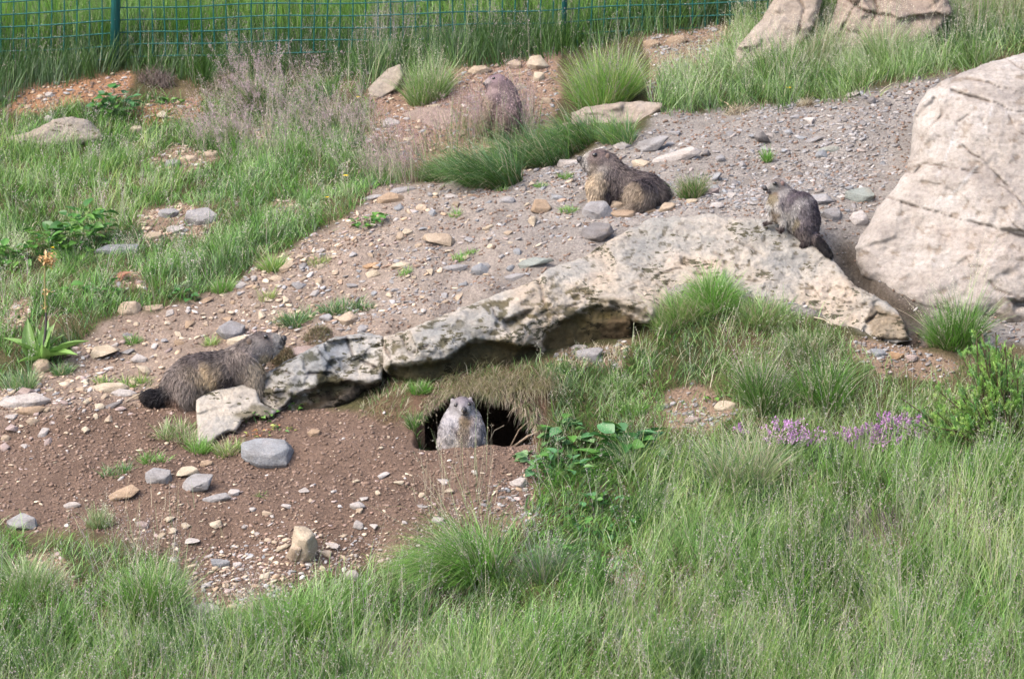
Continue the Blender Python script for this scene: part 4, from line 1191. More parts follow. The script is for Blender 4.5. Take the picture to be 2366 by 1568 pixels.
# 1: adult climbing, side on, head to the right
aD = FD(424, 940) + .05
marmot('large brown marmot climbing to the right behind the pale slab, black tail low', aD,
  [[(652,786,-.01,7),(640,790,-.01,16),(622,792,0,23),(604,796,0,29),(588,806,0,31),(566,826,0,36),(540,850,0,44),(510,862,0,49),(478,868,0,52),(450,876,0,54),(430,890,0,52),(414,905,0,44)],
   [(640,803,0,9),(625,808,0,16),(606,812,0,24)],
   [(560,838,.02,38),(580,866,.02,30),(590,900,.02,18),(596,925,.02,10)],[(560,838,-.05,34),(590,862,-.06,20),(606,895,-.06,11)],
   [(440,885,.05,42),(430,915,.06,30),(426,938,.06,17),(444,948,.06,9)],[(440,885,-.06,40),(420,925,-.06,22)],
   [(405,910,0,20),(390,918,.01,17),(372,920,.02,22),(352,921,.02,20),(338,916,.02,12)]],
  [(640,778,10,(.52,.48,.43)),(654,786,5,(.05,.045,.045)),(645,800,7,PL),(614,777,4,(.04,.03,.03)),(636,774,7,(.5,.46,.42)),(576,791,4,(.07,.05,.04)),(615,775,16,(.17,.14,.13)),(600,770,12,DB),(596,800,20,GY),(575,795,18,GB),(560,815,16,(.24,.20,.18)),(545,805,14,(.30,.25,.22)),(520,820,20,GB),(480,808,20,(.085,.068,.068)),(440,825,22,(.13,.105,.10)),
   (500,855,17,(.24,.19,.14)),(478,868,17,TN),(492,880,13,TN),(440,860,18,(.24,.19,.14)),(410,870,22,(.19,.155,.14)),(430,900,22,(.20,.165,.145)),(470,905,14,(.24,.19,.14)),(522,885,16,(.045,.035,.035)),(515,900,14,(.04,.03,.03)),(500,830,14,(.10,.085,.08)),(535,850,18,(.14,.115,.105)),(555,870,15,(.24,.20,.17)),(585,860,16,(.36,.30,.23)),(610,838,14,(.36,.29,.19)),(400,935,12,(.25,.16,.12)),
   (372,920,20,BK),(350,920,20,BK),(390,925,9,BK),(335,915,10,(.03,.022,.02))],
  [(614,777,.046)], (656,782,-.01), [(576,789,.048,20,(.10,.075,.06))], fur_len=.020, nfur=34000, furw=.0014, earr=(6,7.5), eyer=4.6, noser=(6.5,7.5),
  extra=[('mouth',646,805,.012,6,2,15,M_NOSE)])
# 2: adult sitting upright on its haunches, head to the left
aD = FD(1440, 496) + .10
marmot('brown marmot with tan chest sitting beside the pale grey rock, looking left', aD,
  [[(1346,373,.02,9),(1356,374,.02,15),(1370,371,.02,22),(1386,371,.02,27),(1400,382,.01,31),(1410,402,.01,38),(1430,425,0,45),(1460,440,0,48),(1490,446,0,48),(1508,452,0,42)],
   [(1354,384,.02,10),(1372,387,.02,20),(1390,395,.01,28)],
   [(1398,400,.01,34),(1390,430,.01,36),(1388,460,.01,30),(1390,490,0,24)],
   [(1388,430,.05,22),(1376,460,.06,15),(1370,488,.06,10),(1360,496,.07,7)],[(1388,430,-.03,22),(1378,470,-.04,13)],
   [(1480,455,.07,40),(1470,478,.08,24),(1440,494,.09,11)],[(1480,455,-.05,40),(1500,478,-.03,24)],
   [(1515,470,-.02,20),(1535,482,-.04,13),(1552,486,-.08,9)]],
  [(1348,360,7,(.45,.42,.38)),(1354,378,8,(.36,.34,.32)),(1345,372,4,(.05,.045,.045)),(1350,391,5,(.12,.1,.1)),(1376,357,4.5,(.04,.03,.03)),(1378,346,12,(.16,.115,.11)),(1372,370,12,(.17,.13,.12)),(1370,386,9,(.25,.21,.17)),(1400,370,14,(.15,.12,.115)),(1395,392,13,(.23,.205,.19)),(1354,402,8,(.42,.36,.30)),
   (1362,420,12,(.46,.36,.25)),(1375,440,13,(.40,.32,.23)),(1360,450,10,(.42,.33,.24)),(1380,470,14,(.38,.29,.19)),(1392,430,11,(.38,.30,.21)),(1385,410,9,(.42,.35,.26)),
   (1415,400,15,(.11,.09,.09)),(1412,425,14,(.095,.075,.07)),(1440,400,18,(.12,.095,.09)),(1425,450,14,(.07,.055,.055)),(1470,395,18,(.12,.095,.095)),(1505,410,17,(.07,.055,.06)),(1500,432,12,(.06,.05,.055)),(1530,430,16,(.09,.075,.075)),
   (1460,440,13,(.32,.255,.19)),(1475,450,12,(.28,.215,.15)),(1450,460,11,(.33,.265,.2)),(1500,462,16,(.19,.155,.13)),(1535,465,14,(.11,.09,.085)),(1475,480,12,(.23,.18,.14))],
  [(1374,358,.062)], (1340.5,369,.02), [(1404,361,.058,-10,(.13,.09,.075))], fur_len=.020, nfur=32000, furw=.0014, earr=(5,7.5), eyer=5, noser=(8,8), noise=.32,
  extra=[('mouth',1351,389,.034,5,1.6,-25,M_NOSE)])
# 3: young one on top of the ledge, half upright
aD = float(dep_y(np.array(1830.), np.array(520.), yl(1830, 535, .49))) - .05
marmot('young grey marmot propped on its forelegs on top of the ledge, thin black tail hanging', aD,
  [[(1771,433,.015,5),(1777,433,.015,9),(1786,430,.015,14),(1796,430,.01,18),(1806,438,.005,18),(1818,456,0,23),(1832,472,0,31),(1846,486,0,43),(1855,508,0,40),(1863,532,0,28),(1870,548,0,18)],
   [(1776,441,.01,6),(1788,442,.01,12),(1800,448,.005,18)],
   [(1800,455,0,22),(1795,475,0,24),(1805,495,0,22)],
   [(1800,475,.03,13),(1806,498,.035,9),(1810,518,.035,7),(1806,530,.04,6)],[(1790,475,-.015,12),(1784,495,-.02,8),(1780,510,-.02,6),(1770,515,-.015,5)],
   [(1855,520,.03,26),(1862,545,.035,16),(1866,558,.035,11),(1856,566,.045,7)],[(1855,520,-.03,24),(1872,548,-.02,14)],
   [(1876,543,.02,14),(1888,556,.05,10),(1901,570,.08,10.5),(1910,581,.1,9.5),(1918,590,.11,6)]],
  [(1772,424,4,(.36,.33,.32)),(1776,442,4,(.12,.1,.11)),(1790,424,3.5,(.05,.04,.04)),(1790,415,8,(.19,.155,.14)),(1786,433,7,(.27,.26,.25)),(1806,430,9,(.22,.19,.18)),(1808,445,10,(.38,.35,.34)),(1766,455,6,(.50,.48,.46)),(1785,458,8,(.27,.225,.15)),(1792,448,5,(.17,.12,.08)),(1770,480,7,(.52,.50,.48)),(1774,500,6,(.48,.45,.42)),(1790,492,8,(.20,.16,.12)),(1800,480,8,(.38,.35,.32)),
   (1825,450,9,(.085,.07,.085)),(1815,468,9,(.17,.15,.16)),(1850,444,11,(.07,.055,.07)),(1848,460,9,(.33,.31,.31)),(1866,468,9,(.22,.2,.21)),(1880,470,9,(.055,.045,.06)),(1885,500,9,(.055,.045,.055)),(1835,485,10,(.32,.30,.29)),(1860,492,11,(.19,.165,.175)),(1822,500,9,(.33,.31,.29)),(1845,512,7,(.2,.17,.12)),(1870,520,12,(.11,.09,.1)),(1862,545,10,(.13,.105,.10)),(1855,562,7,(.05,.035,.035)),(1810,512,7,(.42,.39,.36)),(1808,530,5,(.05,.035,.035)),(1772,515,5,(.06,.04,.04)),
   (1903,573,13,(.005,.004,.005)),(1892,558,6,(.01,.008,.01)),(1914,586,12,(.005,.004,.005))],
  [(1790,424,.047)], (1768,435,.018), [(1808,424,.035,-12,(.15,.10,.09))], fur_len=.015, nfur=22000, furw=.0012, voxel=.0042, earr=(5,6), eyer=4.5, noser=(6.5,6.5), noise=.4,
  extra=[('paw',1800,532,.04,10,4,-28,M_CLAW),('paw',1776,516,-.01,11,3,-10,M_CLAW),('hind_foot',1858,566,.045,9,4.5,-20,M_CLAW),('mouth',1777,443,.03,4,2,-20,M_NOSE)])
# 4: young one looking out of the burrow, seen from the front
aD = float(dep_y(np.array(1070.), np.array(1000.), PIT_Y0 + .12))
marmot('small grey marmot peering out of the burrow entrance, facing the viewer', aD,
  [[(1072,949,.075,7),(1072,947,.06,13),(1070,942,.04,19),(1067,941,.02,24),(1067,956,0,30),(1067,975,0,42),(1067,1000,0,51),(1067,1025,0,54),(1067,1050,0,50)],
   [(1073,956,.055,8),(1071,958,.04,15),(1068,962,.02,22)],
   [(1054,960,.02,17),(1067,965,.02,20),(1082,960,.02,17)],[(1052,938,.02,13),(1067,934,.02,16),(1082,936,.02,13)],
   [(1040,985,.05,20),(1040,1010,.07,15),(1046,1035,.05,9),(1048,1045,.05,7)],[(1094,985,.05,20),(1094,1010,.07,15),(1088,1035,.05,9),(1086,1045,.05,7)]],
  [(1068,922,10,(.24,.21,.23)),(1052,945,9,(.30,.285,.29)),(1088,945,9,(.28,.265,.275)),(1054,934.5,3,(.06,.05,.055)),(1085,932,3,(.06,.05,.055)),(1070,932,7,(.25,.23,.25)),(1073,944,5,(.12,.11,.13)),(1073,953,3.5,(.10,.085,.09)),(1064,950,5,(.46,.44,.44)),(1080,950,5,(.46,.44,.44)),(1073,960,6,(.34,.27,.24)),
   (1075,973,9,(.20,.145,.085)),(1066,972,7,(.24,.18,.12)),(1086,972,6,(.24,.18,.15)),(1040,970,12,(.46,.44,.45)),(1096,968,10,(.42,.40,.41)),(1026,992,11,(.43,.41,.42)),(1108,992,10,(.34,.32,.33)),(1045,990,7,(.30,.27,.27)),(1095,985,7,(.15,.14,.16)),
   (1072,995,11,(.22,.175,.13)),(1072,1018,11,(.21,.17,.135)),(1040,1010,10,(.40,.375,.36)),(1024,1020,9,(.42,.39,.38)),(1100,1012,10,(.34,.32,.32)),(1045,1032,8,(.36,.33,.30)),(1092,1030,9,(.33,.30,.29)),(1057,1003,5,(.12,.09,.08)),(1080,1005,5,(.12,.09,.08)),(1112,1028,7,(.22,.2,.2))],  # the two small dark seeds between arms and belly are painted shade
  [(1054,935.5,.060),(1084,933,.060)], (1072.5,947,.094), [(1046,926,.02,25,(.24,.22,.225)),(1086,923,.02,-20,(.24,.22,.225))], fur_len=.015, nfur=20000, dark=.78, furw=.0012, voxel=.0045, earr=(5,6), eyer=4.2, noser=(6.5,7.5), noise=.35,
  extra=[('mouth',1073,958,.084,7,2,0,M_NOSE)])
# 5: adult behind the purple grass on the mound
aD = FD(1140, 305) - .05
marmot('reddish brown marmot sitting upright on the mound, half hidden by purple grass', aD,
  [[(1123,193,.02,7),(1130,193,.02,12),(1140,191,.02,19),(1152,193,.02,24),(1160,203,.01,27),(1165,220,0,33),(1168,245,0,39),(1168,270,0,42),(1165,292,0,38)],
   [(1128,201,.02,8),(1140,205,.02,17),(1150,212,.01,24)],
   [(1145,225,.02,26),(1130,245,.03,24),(1122,270,.04,18),(1120,292,.04,12),(1112,303,.05,7)],
   [(1170,270,.06,32),(1165,295,.08,16)],[(1190,285,0,24),(1205,300,-.02,12)]],
  [(1140,180,10,(.22,.15,.17)),(1126,186,6,(.36,.31,.30)),(1125,200,5,(.10,.08,.09)),(1155,182,12,(.26,.185,.195)),(1150,198,10,(.28,.205,.21)),(1135,215,10,(.30,.22,.215)),(1170,205,12,(.24,.175,.18)),(1170,230,14,(.25,.185,.185)),(1190,240,14,(.26,.19,.185)),
   (1120,245,13,(.38,.29,.21)),(1118,270,13,(.40,.32,.23)),(1125,295,12,(.32,.25,.18)),(1150,260,15,(.22,.16,.14)),(1180,275,16,(.21,.15,.13)),(1190,295,14,(.2,.15,.12))],
  [(1141,181.5,.05)], (1120,194,.022), [(1166,185,.042,-10,(.15,.1,.09))], fur_len=.014, nfur=16000, earr=(6,7), eyer=4, noser=(4.5,5), noise=.3)
# ------------------------------------------------------------------ grass
def blades(P, D, L, W, droop, C, k=3, tip=None, rg=RNG, base_dark=.8, face=None):
    n = len(P)
    D = unit(D)
    pts = [P]; dirs = [D]
    q = P.copy(); d = D.copy()
    for j in range(k):
        q = q + d * (L / k)[:, None]
        d = unit(d + np.array([0, 0, -1.0]) * (droop * (j + 1) / k * 3.0 / k)[:, None] + D * np.array([.15, .15, 0]))
        pts.append(q.copy()); dirs.append(d.copy())
    yaw = rg.uniform(0, math.pi, n)
    s = np.stack([np.cos(yaw), np.sin(yaw) * .6, np.zeros(n)], -1)
    Vv = []; Cc = []
    for j, p in enumerate(pts):
        t = j / k
        w = W * (1 - t) ** .8 * .5 + .0002
        Vv += [p - s * w[:, None], p + s * w[:, None]]
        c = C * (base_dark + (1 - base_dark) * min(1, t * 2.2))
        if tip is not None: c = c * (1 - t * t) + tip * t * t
        Cc += [c, c]
    V = np.stack(Vv, 1); Cl = np.stack(Cc, 1)
    m = 2 * (k + 1)
    F = np.concatenate([np.array([[2 * j, 2 * j + 1, 2 * j + 3, 2 * j + 2]]) for j in range(k)])
    F = (F[None] + (np.arange(n) * m)[:, None, None]).reshape(-1, 4)
    return V, F, Cl, np.stack(pts, 1)

def seeds(path, rg, m=26, top=.38, spread=.02, size=(.003, .0012), col=(.27, .235, .235), cvar=.25, droopy=.3):
    """loose flower heads: tiny spikelets on the upper part of each stem path (n, k+1, 3)"""
    n, kk, _ = path.shape
    t = 1 - top * rg.random((n, m)) ** 1.0
    x = t * (kk - 1); i = np.clip(np.floor(x).astype(int), 0, kk - 2); f = (x - i)[..., None]
    r = np.arange(n)[:, None]
    p = path[r, i] * (1 - f) + path[r, i + 1] * f
    env = np.sin(np.clip((1 - t) / top, 0, 1) * math.pi * .9 + .25)[..., None]
    off = rg.normal(size=(n, m, 3)) * spread * env
    p = (p + off).reshape(-1, 3)
    d = unit(rg.normal(size=p.shape) * .6 + np.array([0, 0, .6]) + off.reshape(-1, 3) * 20)
    s = unit(np.cross(d, rg.normal(size=p.shape)))
    a = (size[0] * rg.uniform(.6, 1.5, len(p)))[:, None]; b = (size[1] * rg.uniform(.7, 1.3, len(p)))[:, None]
    V = np.stack([p - d * a, p + s * b, p + d * a, p - s * b], 1)
    F = (np.array([[0, 1, 2, 3]])[None] + (np.arange(len(p)) * 4)[:, None, None]).reshape(-1, 4)
    c = np.array(col) * rg.uniform(1 - cvar, 1 + cvar, len(p))[:, None]
    return V, F, np.repeat(c[:, None], 4, 1)

def pal(cols, n, rg, var=.18, P=None, sc=.3, seed=0, w=None):
    cols = np.array(cols, float)
    if P is not None:
        x = n2(P[:, 0], P[:, 1], sc, 3, seed) * .9 + .5 + rg.normal(size=n) * .22
        i = np.clip((x * len(cols)).astype(int), 0, len(cols) - 1)
    else:
        i = rg.choice(len(cols), n, p=w)
    return cols[i] * rg.uniform(1 - var, 1 + var, n)[:, None]

# albedos
G_DARK = (.050,.120,.022); G_MID = (.125,.255,.050); G_LIGHT = (.225,.385,.095); G_YEL = (.33,.45,.11); G_BLUE = (.105,.22,.095); G_PALE = (.33,.42,.21); STRAW = (.54,.48,.34); G_DRY = (.30,.29,.15); G_BR = (.15,.36,.045)
SEED_P = (.42,.34,.34); SEED_G = (.46,.44,.36); SEED_T = (.52,.44,.32)

def scatter(n, box, rg):
    x = rg.uniform(box[0], box[1], n); y = rg.uniform(box[2], box[3], n)
    return np.stack([x, y, H(x, y)], -1)

def polybox(poly, pad=.15):
    p = np.array(poly, float)
    # generous world box of a picture polygon
    xs = (p[:, 0] - CU) / 550.0
    G = cast(p[:, 0], np.clip(p[:, 1], -200, 1800))
    return (G[:, 0].min() - pad, G[:, 0].max() + pad, G[:, 1].min() - pad, G[:, 1].max() + pad)

def field(B, S, poly, dens, L, W, cols, seed, spread=.45, droop=.35, lean=(0, 0, 0), zone_ok=None, clump=.5, clump_sc=.12, psc=.35, wob=20, seedp=0, seedcol=SEED_G, seedm=18, seedL=1.35, k=3, tipc=None, var=.2, keep_zone=True, sspread=.016, box=None):
    rg = np.random.default_rng(seed)
    bx = box or polybox(poly)
    n = int(dens * (bx[1] - bx[0]) * (bx[3] - bx[2]))
    P = scatter(n, bx, rg)
    u, v, _ = project(P)
    s, _, _ = sdist(poly, u, v)
    m = sstep(-12, 12, s + wob * n2(u, v * 1.5, 70, 3, seed))
    if keep_zone:
        _, _, scree, soil, red, mound, grav = zones(P)
        bare = np.clip(scree + soil * .97 + red * .8 + mound * .7 + grav * .85, 0, 1)
        m = m * (1 - bare)
    cl = sstep(-.45 if clump < 1 else .02, .35 if clump < 1 else .3, n2(P[:, 0], P[:, 1], clump_sc, 3, seed + 1))
    m = m * (1 - clump + clump * cl) * clear(P)
    P = P[rg.random(n) < m]; n = len(P)
    if n == 0: return
    lsc = 1 + .35 * n2(P[:, 0], P[:, 1], clump_sc * 1.7, 2, seed + 2)
    Ln = rg.uniform(L[0], L[1], n) * lsc
    # neighbours lean the same way: tufts
    ang = n2(P[:, 0], P[:, 1], clump_sc, 2, seed + 5) * 6 + rg.normal(size=n) * .9
    D = np.stack([np.cos(ang), np.sin(ang), np.zeros(n)], -1) * (spread * rg.uniform(.2, 1.4, n))[:, None] + np.array([0, 0, 1.0]) + np.array(lean)
    C = pal(cols, n, rg, var, P, psc, seed + 3)
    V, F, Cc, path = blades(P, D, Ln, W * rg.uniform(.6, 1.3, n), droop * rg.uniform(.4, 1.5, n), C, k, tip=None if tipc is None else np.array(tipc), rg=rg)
    B.add(V, F, Cc)
    if seedp:
        q = rg.random(n) < seedp
        nn = q.sum()
        D2 = D[q] * np.array([.5, .5, 1]) ; L2 = Ln[q] * seedL * rg.uniform(.9, 1.3, nn)
        V, F, Cc, path = blades(P[q], D2, L2, np.full(nn, .0016), droop * .35 * rg.uniform(.3, 1.2, nn), pal([seedcol, G_PALE, STRAW], nn, rg), 4, rg=rg, base_dark=.8)
        B.add(V, F, Cc)
        V, F, Cc = seeds(path, rg, seedm, spread=sspread, col=seedcol)
        S.add(V, F, Cc)

# --- stuff: the meadow in its stretches
def stretch(label_name, calls, seedname=None):
    B, S = Buf(), Buf()
    for c in calls: field(B, S, **c)
    o = B.put(label_name, M_LEAF)
    if o: tag(o, kind='stuff')
    if S.V:
        o = S.put(seedname or 'grass_seed_heads', M_SEED); tag(o, kind='stuff')

FAR = [(-300,-160),(2700,-160),(2700,-60),(1900,-20),(1700,30),(1400,90),(1300,95),(900,112),(500,118),(260,128),(0,150),(-300,170)]
stretch('meadow_grass', [
  dict(poly=FAR, dens=9000, L=(.14,.32), W=.0042, cols=[G_MID, G_BR, (.24,.46,.07), G_MID, (.31,.49,.10), G_DARK], seed=11, psc=.15, var=.3, spread=.35, droop=.3, clump=.35, clump_sc=.18, seedp=.05, seedcol=(.30,.30,.17), keep_zone=False, box=(-3.0, 3.0, FA[1] + .03, FA[1] + 2.3)),
])
FOOT = [(-300,240),(-300,80),(0,90),(260,80),(500,80),(900,75),(1300,60),(1500,20),(1750,-20),(1760,40),(1650,60),(1490,90),(1300,125),(1240,130),(1100,160),(940,170),(880,190),(700,170),(460,205),(420,190),(290,165),(200,185),(60,215),(0,250)]
stretch('fence_foot_grass', [
  dict(poly=FOOT, dens=12000, L=(.08,.21), W=.0036, cols=[G_DARK, (.03,.08,.016), G_DARK, (.045,.11,.022), G_MID, G_DARK], seed=21, spread=.4, droop=.4, clump=.4, seedp=.03, seedcol=SEED_P, keep_zone=False),
])
LEFT = [(-300,250),(0,255),(60,265),(240,240),(300,230),(460,230),(640,180),(850,200),(900,330),(930,400),(880,450),(800,500),(700,560),(600,618),(430,700),(270,725),(150,830),(0,905),(-300,950)]
stretch('meadow_grass', [
  dict(poly=LEFT, dens=12500, L=(.025,.08), W=.0030, cols=[G_DARK, G_DARK, G_BR, G_MID, G_LIGHT, G_PALE], seed=31, psc=.2, spread=.9, droop=.7, clump=.8, clump_sc=.13, seedp=.02, seedcol=SEED_G),
  dict(poly=[(-300,330),(350,330),(420,440),(300,500),(60,540),(-300,560)], dens=1500, L=(.08,.15), W=.0034, cols=[G_MID, G_LIGHT, G_YEL], seed=32, spread=.4, droop=.4, clump=.8, clump_sc=.14, seedp=.05, seedcol=(.3,.29,.18)),
  dict(poly=[(480,400),(850,380),(880,440),(600,600),(420,680),(150,800),(200,600),(450,560)], dens=1300, L=(.06,.13), W=.003, cols=[G_DARK, G_MID, G_BLUE, G_MID], seed=33, spread=.5, droop=.45, clump=.7, seedp=.04, seedcol=SEED_G),
])
TOPR = [(1500,235),(1540,180),(1640,150),(1690,60),(1900,-60),(2700,-100),(2700,90),(2366,130),(2240,160),(2130,185),(1900,236),(1800,245),(1640,258),(1530,268)]
stretch('meadow_grass', [
  dict(poly=TOPR, dens=9000, L=(.08,.19), W=.0034, cols=[G_DARK, G_MID, G_LIGHT, G_PALE, G_PALE], seed=41, spread=.75, droop=.6, clump=.5, clump_sc=.14, seedp=.07, seedcol=SEED_G, keep_zone=False, lean=(-.12, 0, 0)),
  dict(poly=[(1900,-80),(2700,-120),(2700,60),(2200,90),(2000,60)], dens=2600, L=(.14,.26), W=.003, cols=[G_PALE, G_LIGHT, G_DRY], seed=42, spread=.4, droop=.4, clump=.6, seedp=.3, seedcol=SEED_P, keep_zone=False),
])
BANK = [(1530,715),(1548,690),(1590,665),(1640,668),(1700,690),(1800,720),(1900,748),(1960,790),(2100,880),(2250,850),(2500,830),(2700,830),(2700,1010),(2366,1010),(2100,960),(1900,1000),(1650,1040),(1480,1060),(1300,1100),(1235,1060),(1245,960),(1230,890),(1240,850),(1300,835),(1420,820),(1500,770)]
stretch('turf', [
  dict(poly=BANK, dens=19000, L=(.025,.075), W=.003, cols=[G_DARK, G_MID, G_LIGHT, G_DRY, G_MID], seed=51, spread=.9, droop=.6, clump=.5, clump_sc=.09, k=3),
  dict(poly=BANK, dens=2200, L=(.06,.12), W=.0028, cols=[G_MID, G_PALE, G_LIGHT, STRAW], seed=52, spread=.7, droop=.5, clump=.8, clump_sc=.16, seedp=.12, seedcol=SEED_G),
  dict(poly=[(830,965),(880,895),(1000,870),(1230,842),(1480,792),(1500,820),(1300,850),(1250,905),(1160,920),(1000,925),(900,985)], dens=14000, L=(.02,.06), W=.0028, cols=[G_DRY, (.16,.12,.06), G_MID, STRAW], seed=53, spread=.9, droop=.7, clump=.4, clump_sc=.05, keep_zone=False),
])
FORE = [(-400,1235),(0,1232),(140,1262),(260,1270),(400,1300),(450,1380),(520,1440),(560,1400),(700,1345),(800,1330),(900,1300),(1050,1245),(1200,1190),(1240,1090),(1330,1090),(1500,1060),(1650,1040),(1900,1000),(2100,960),(2366,1000),(2800,1000),(2800,1760),(-400,1760)]
stretch('meadow_grass', [
  dict(poly=FORE, dens=10500, L=(.04,.13), W=.0034, cols=[G_DARK, G_DARK, G_BR, G_LIGHT, G_MID, G_PALE], seed=61, spread=.9, droop=.7, clump=.7, clump_sc=.14, psc=.22, keep_zone=True, wob=26),
  dict(poly=[(1450,1090),(1650,1060),(1900,1010),(2100,980),(2366,1010),(2800,1010),(2800,1760),(900,1760),(1000,1560),(1300,1480),(1500,1380),(1450,1250)], dens=3600, L=(.14,.27), W=.0030, cols=[G_DARK, G_MID, G_BR, G_LIGHT, G_PALE, G_YEL, G_MID], seed=62, psc=.22, var=.28, spread=.6, droop=.55, clump=.55, clump_sc=.2, seedp=.06, seedcol=(.42,.39,.35), seedm=16, sspread=.014, keep_zone=False, tipc=(.30,.40,.13)),
  dict(poly=[(-400,1480),(300,1450),(900,1470),(1300,1500),(1400,1760),(-400,1760)], dens=3000, L=(.10,.22), W=.0030, cols=[G_MID, G_LIGHT, G_PALE, G_YEL], seed=63, spread=.65, droop=.55, clump=.6, clump_sc=.16, seedp=.05, seedcol=(.42,.39,.33), seedm=16, sspread=.012, keep_zone=False),
  dict(poly=[(1650,1250),(2500,1200),(2500,1760),(1500,1760),(1400,1560)], dens=200, L=(.20,.30), W=.0022, cols=[G_PALE, STRAW, (.28,.24,.19)], seed=64, spread=.45, droop=.45, clump=.8, clump_sc=.25, seedp=.9, seedcol=SEED_P, seedm=22, sspread=.016, keep_zone=False, seedL=1.0),
])
stretch('bent_pale_grass', [
  dict(poly=FORE, dens=800, L=(.07,.17), W=.0026, cols=[G_PALE, STRAW, G_LIGHT, G_YEL, (.40,.38,.26)], seed=65, spread=1.5, droop=1.1, clump=.5, clump_sc=.3, keep_zone=True, k=4),
  dict(poly=LEFT, dens=900, L=(.06,.13), W=.0026, cols=[G_PALE, STRAW, G_LIGHT, (.36,.34,.26)], seed=66, spread=1.4, droop=1.1, clump=.6, clump_sc=.3, keep_zone=True, k=4),
  dict(poly=TOPR, dens=1300, L=(.08,.18), W=.0026, cols=[G_PALE, STRAW, G_LIGHT, G_YEL], seed=67, spread=1.3, droop=1.1, clump=.5, clump_sc=.3, keep_zone=False, k=4),
])
stretch('flowering_grass', [
  dict(poly=FORE, dens=330, L=(.13,.22), W=.0022, cols=[G_PALE, G_MID, (.38,.34,.28)], seed=68, spread=.5, droop=.5, clump=.97, clump_sc=.45, seedp=.8, seedcol=(.42,.37,.37), seedm=22, sspread=.013, keep_zone=True, seedL=1.1),
  dict(poly=LEFT, dens=110, L=(.10,.18), W=.0022, cols=[G_PALE, G_MID, (.38,.34,.28)], seed=69, spread=.5, droop=.5, clump=.97, clump_sc=.35, seedp=.8, seedcol=(.50,.43,.42), seedm=34, sspread=.013, keep_zone=True, seedL=1.1),
])
stretch('low_weeds', [
  dict(poly=[(1240,1060),(1400,1060),(1540,1040),(1620,1090),(1640,1200),(1500,1330),(1300,1340),(1180,1240),(1250,1150)], dens=12000, L=(.02,.07), W=.0055, cols=[G_DARK, G_MID, G_BR, G_BLUE, G_LIGHT], seed=73, spread=1.3, droop=.9, clump=.5, clump_sc=.08, keep_zone=False),
  dict(poly=[(560,1430),(1000,1420),(1400,1400),(1450,1600),(200,1640),(0,1560),(0,1420),(300,1480)], dens=2500, L=(.02,.06), W=.0055, cols=[G_DARK, G_MID, G_BR, G_LIGHT], seed=74, spread=1.3, droop=.9, clump=.9, clump_sc=.15, keep_zone=False),
])
LOW = [(-300,1420),(500,1460),(900,1400),(1300,1350),(1500,1150),(1700,1080),(2366,1030),(2700,1020),(2700,1700),(-300,1700)]
stretch('clumped_grass', [
  dict(poly=LOW, dens=12000, L=(.09,.20), W=.0036, cols=[G_DARK, (.045,.12,.02), G_BR, G_MID], seed=75, spread=.6, droop=.55, clump=1.0, clump_sc=.11, keep_zone=True, psc=.3),
  dict(poly=LEFT, dens=7000, L=(.05,.12), W=.0034, cols=[G_DARK, (.045,.12,.02), G_BR, G_MID], seed=76, spread=.6, droop=.55, clump=1.0, clump_sc=.10, keep_zone=True, psc=.3),
])
stretch('broad_herbs', [
  dict(poly=LOW, dens=2600, L=(.03,.08), W=.010, cols=[G_DARK, G_MID, G_BR, G_BLUE], seed=77, spread=1.2, droop=.9, clump=1.0, clump_sc=.22, keep_zone=True),
  dict(poly=LEFT, dens=2600, L=(.02,.05), W=.009, cols=[G_DARK, G_MID, G_BR, G_BLUE], seed=78, spread=1.2, droop=.9, clump=1.0, clump_sc=.16, keep_zone=True),
  dict(poly=BANK, dens=3600, L=(.015,.04), W=.008, cols=[G_DARK, G_MID, G_BR, G_LIGHT], seed=79, spread=1.2, droop=.9, clump=1.0, clump_sc=.12, keep_zone=True),
])
stretch('dead_grass', [
  dict(poly=LOW, dens=2600, L=(.06,.16), W=.003, cols=[STRAW, (.34,.27,.17), (.27,.2,.15), G_DRY], seed=80, spread=1.1, droop=.8, clump=1.0, clump_sc=.28, keep_zone=True),
])
# thin dry stalks over the brown soil below the burrow
stretch('dry_stalks', [
  dict(poly=[(960,1150),(1010,1080),(1130,1050),(1160,1150),(1140,1240),(980,1240)], dens=420, L=(.10,.20), W=.0018, cols=[STRAW, (.3,.22,.19), G_PALE], seed=71, spread=.3, droop=.2, clump=.3, seedp=.5, seedcol=SEED_T, seedm=10, keep_zone=False, sspread=.006),
  dict(poly=[(180,1230),(260,1160),(480,1150),(560,1250),(440,1330),(260,1300)], dens=300, L=(.06,.14), W=.0018, cols=[STRAW, G_DRY, G_PALE], seed=72, spread=.4, droop=.3, clump=.6, seedp=.3, seedcol=SEED_G, seedm=8, keep_zone=False, sspread=.008),
])
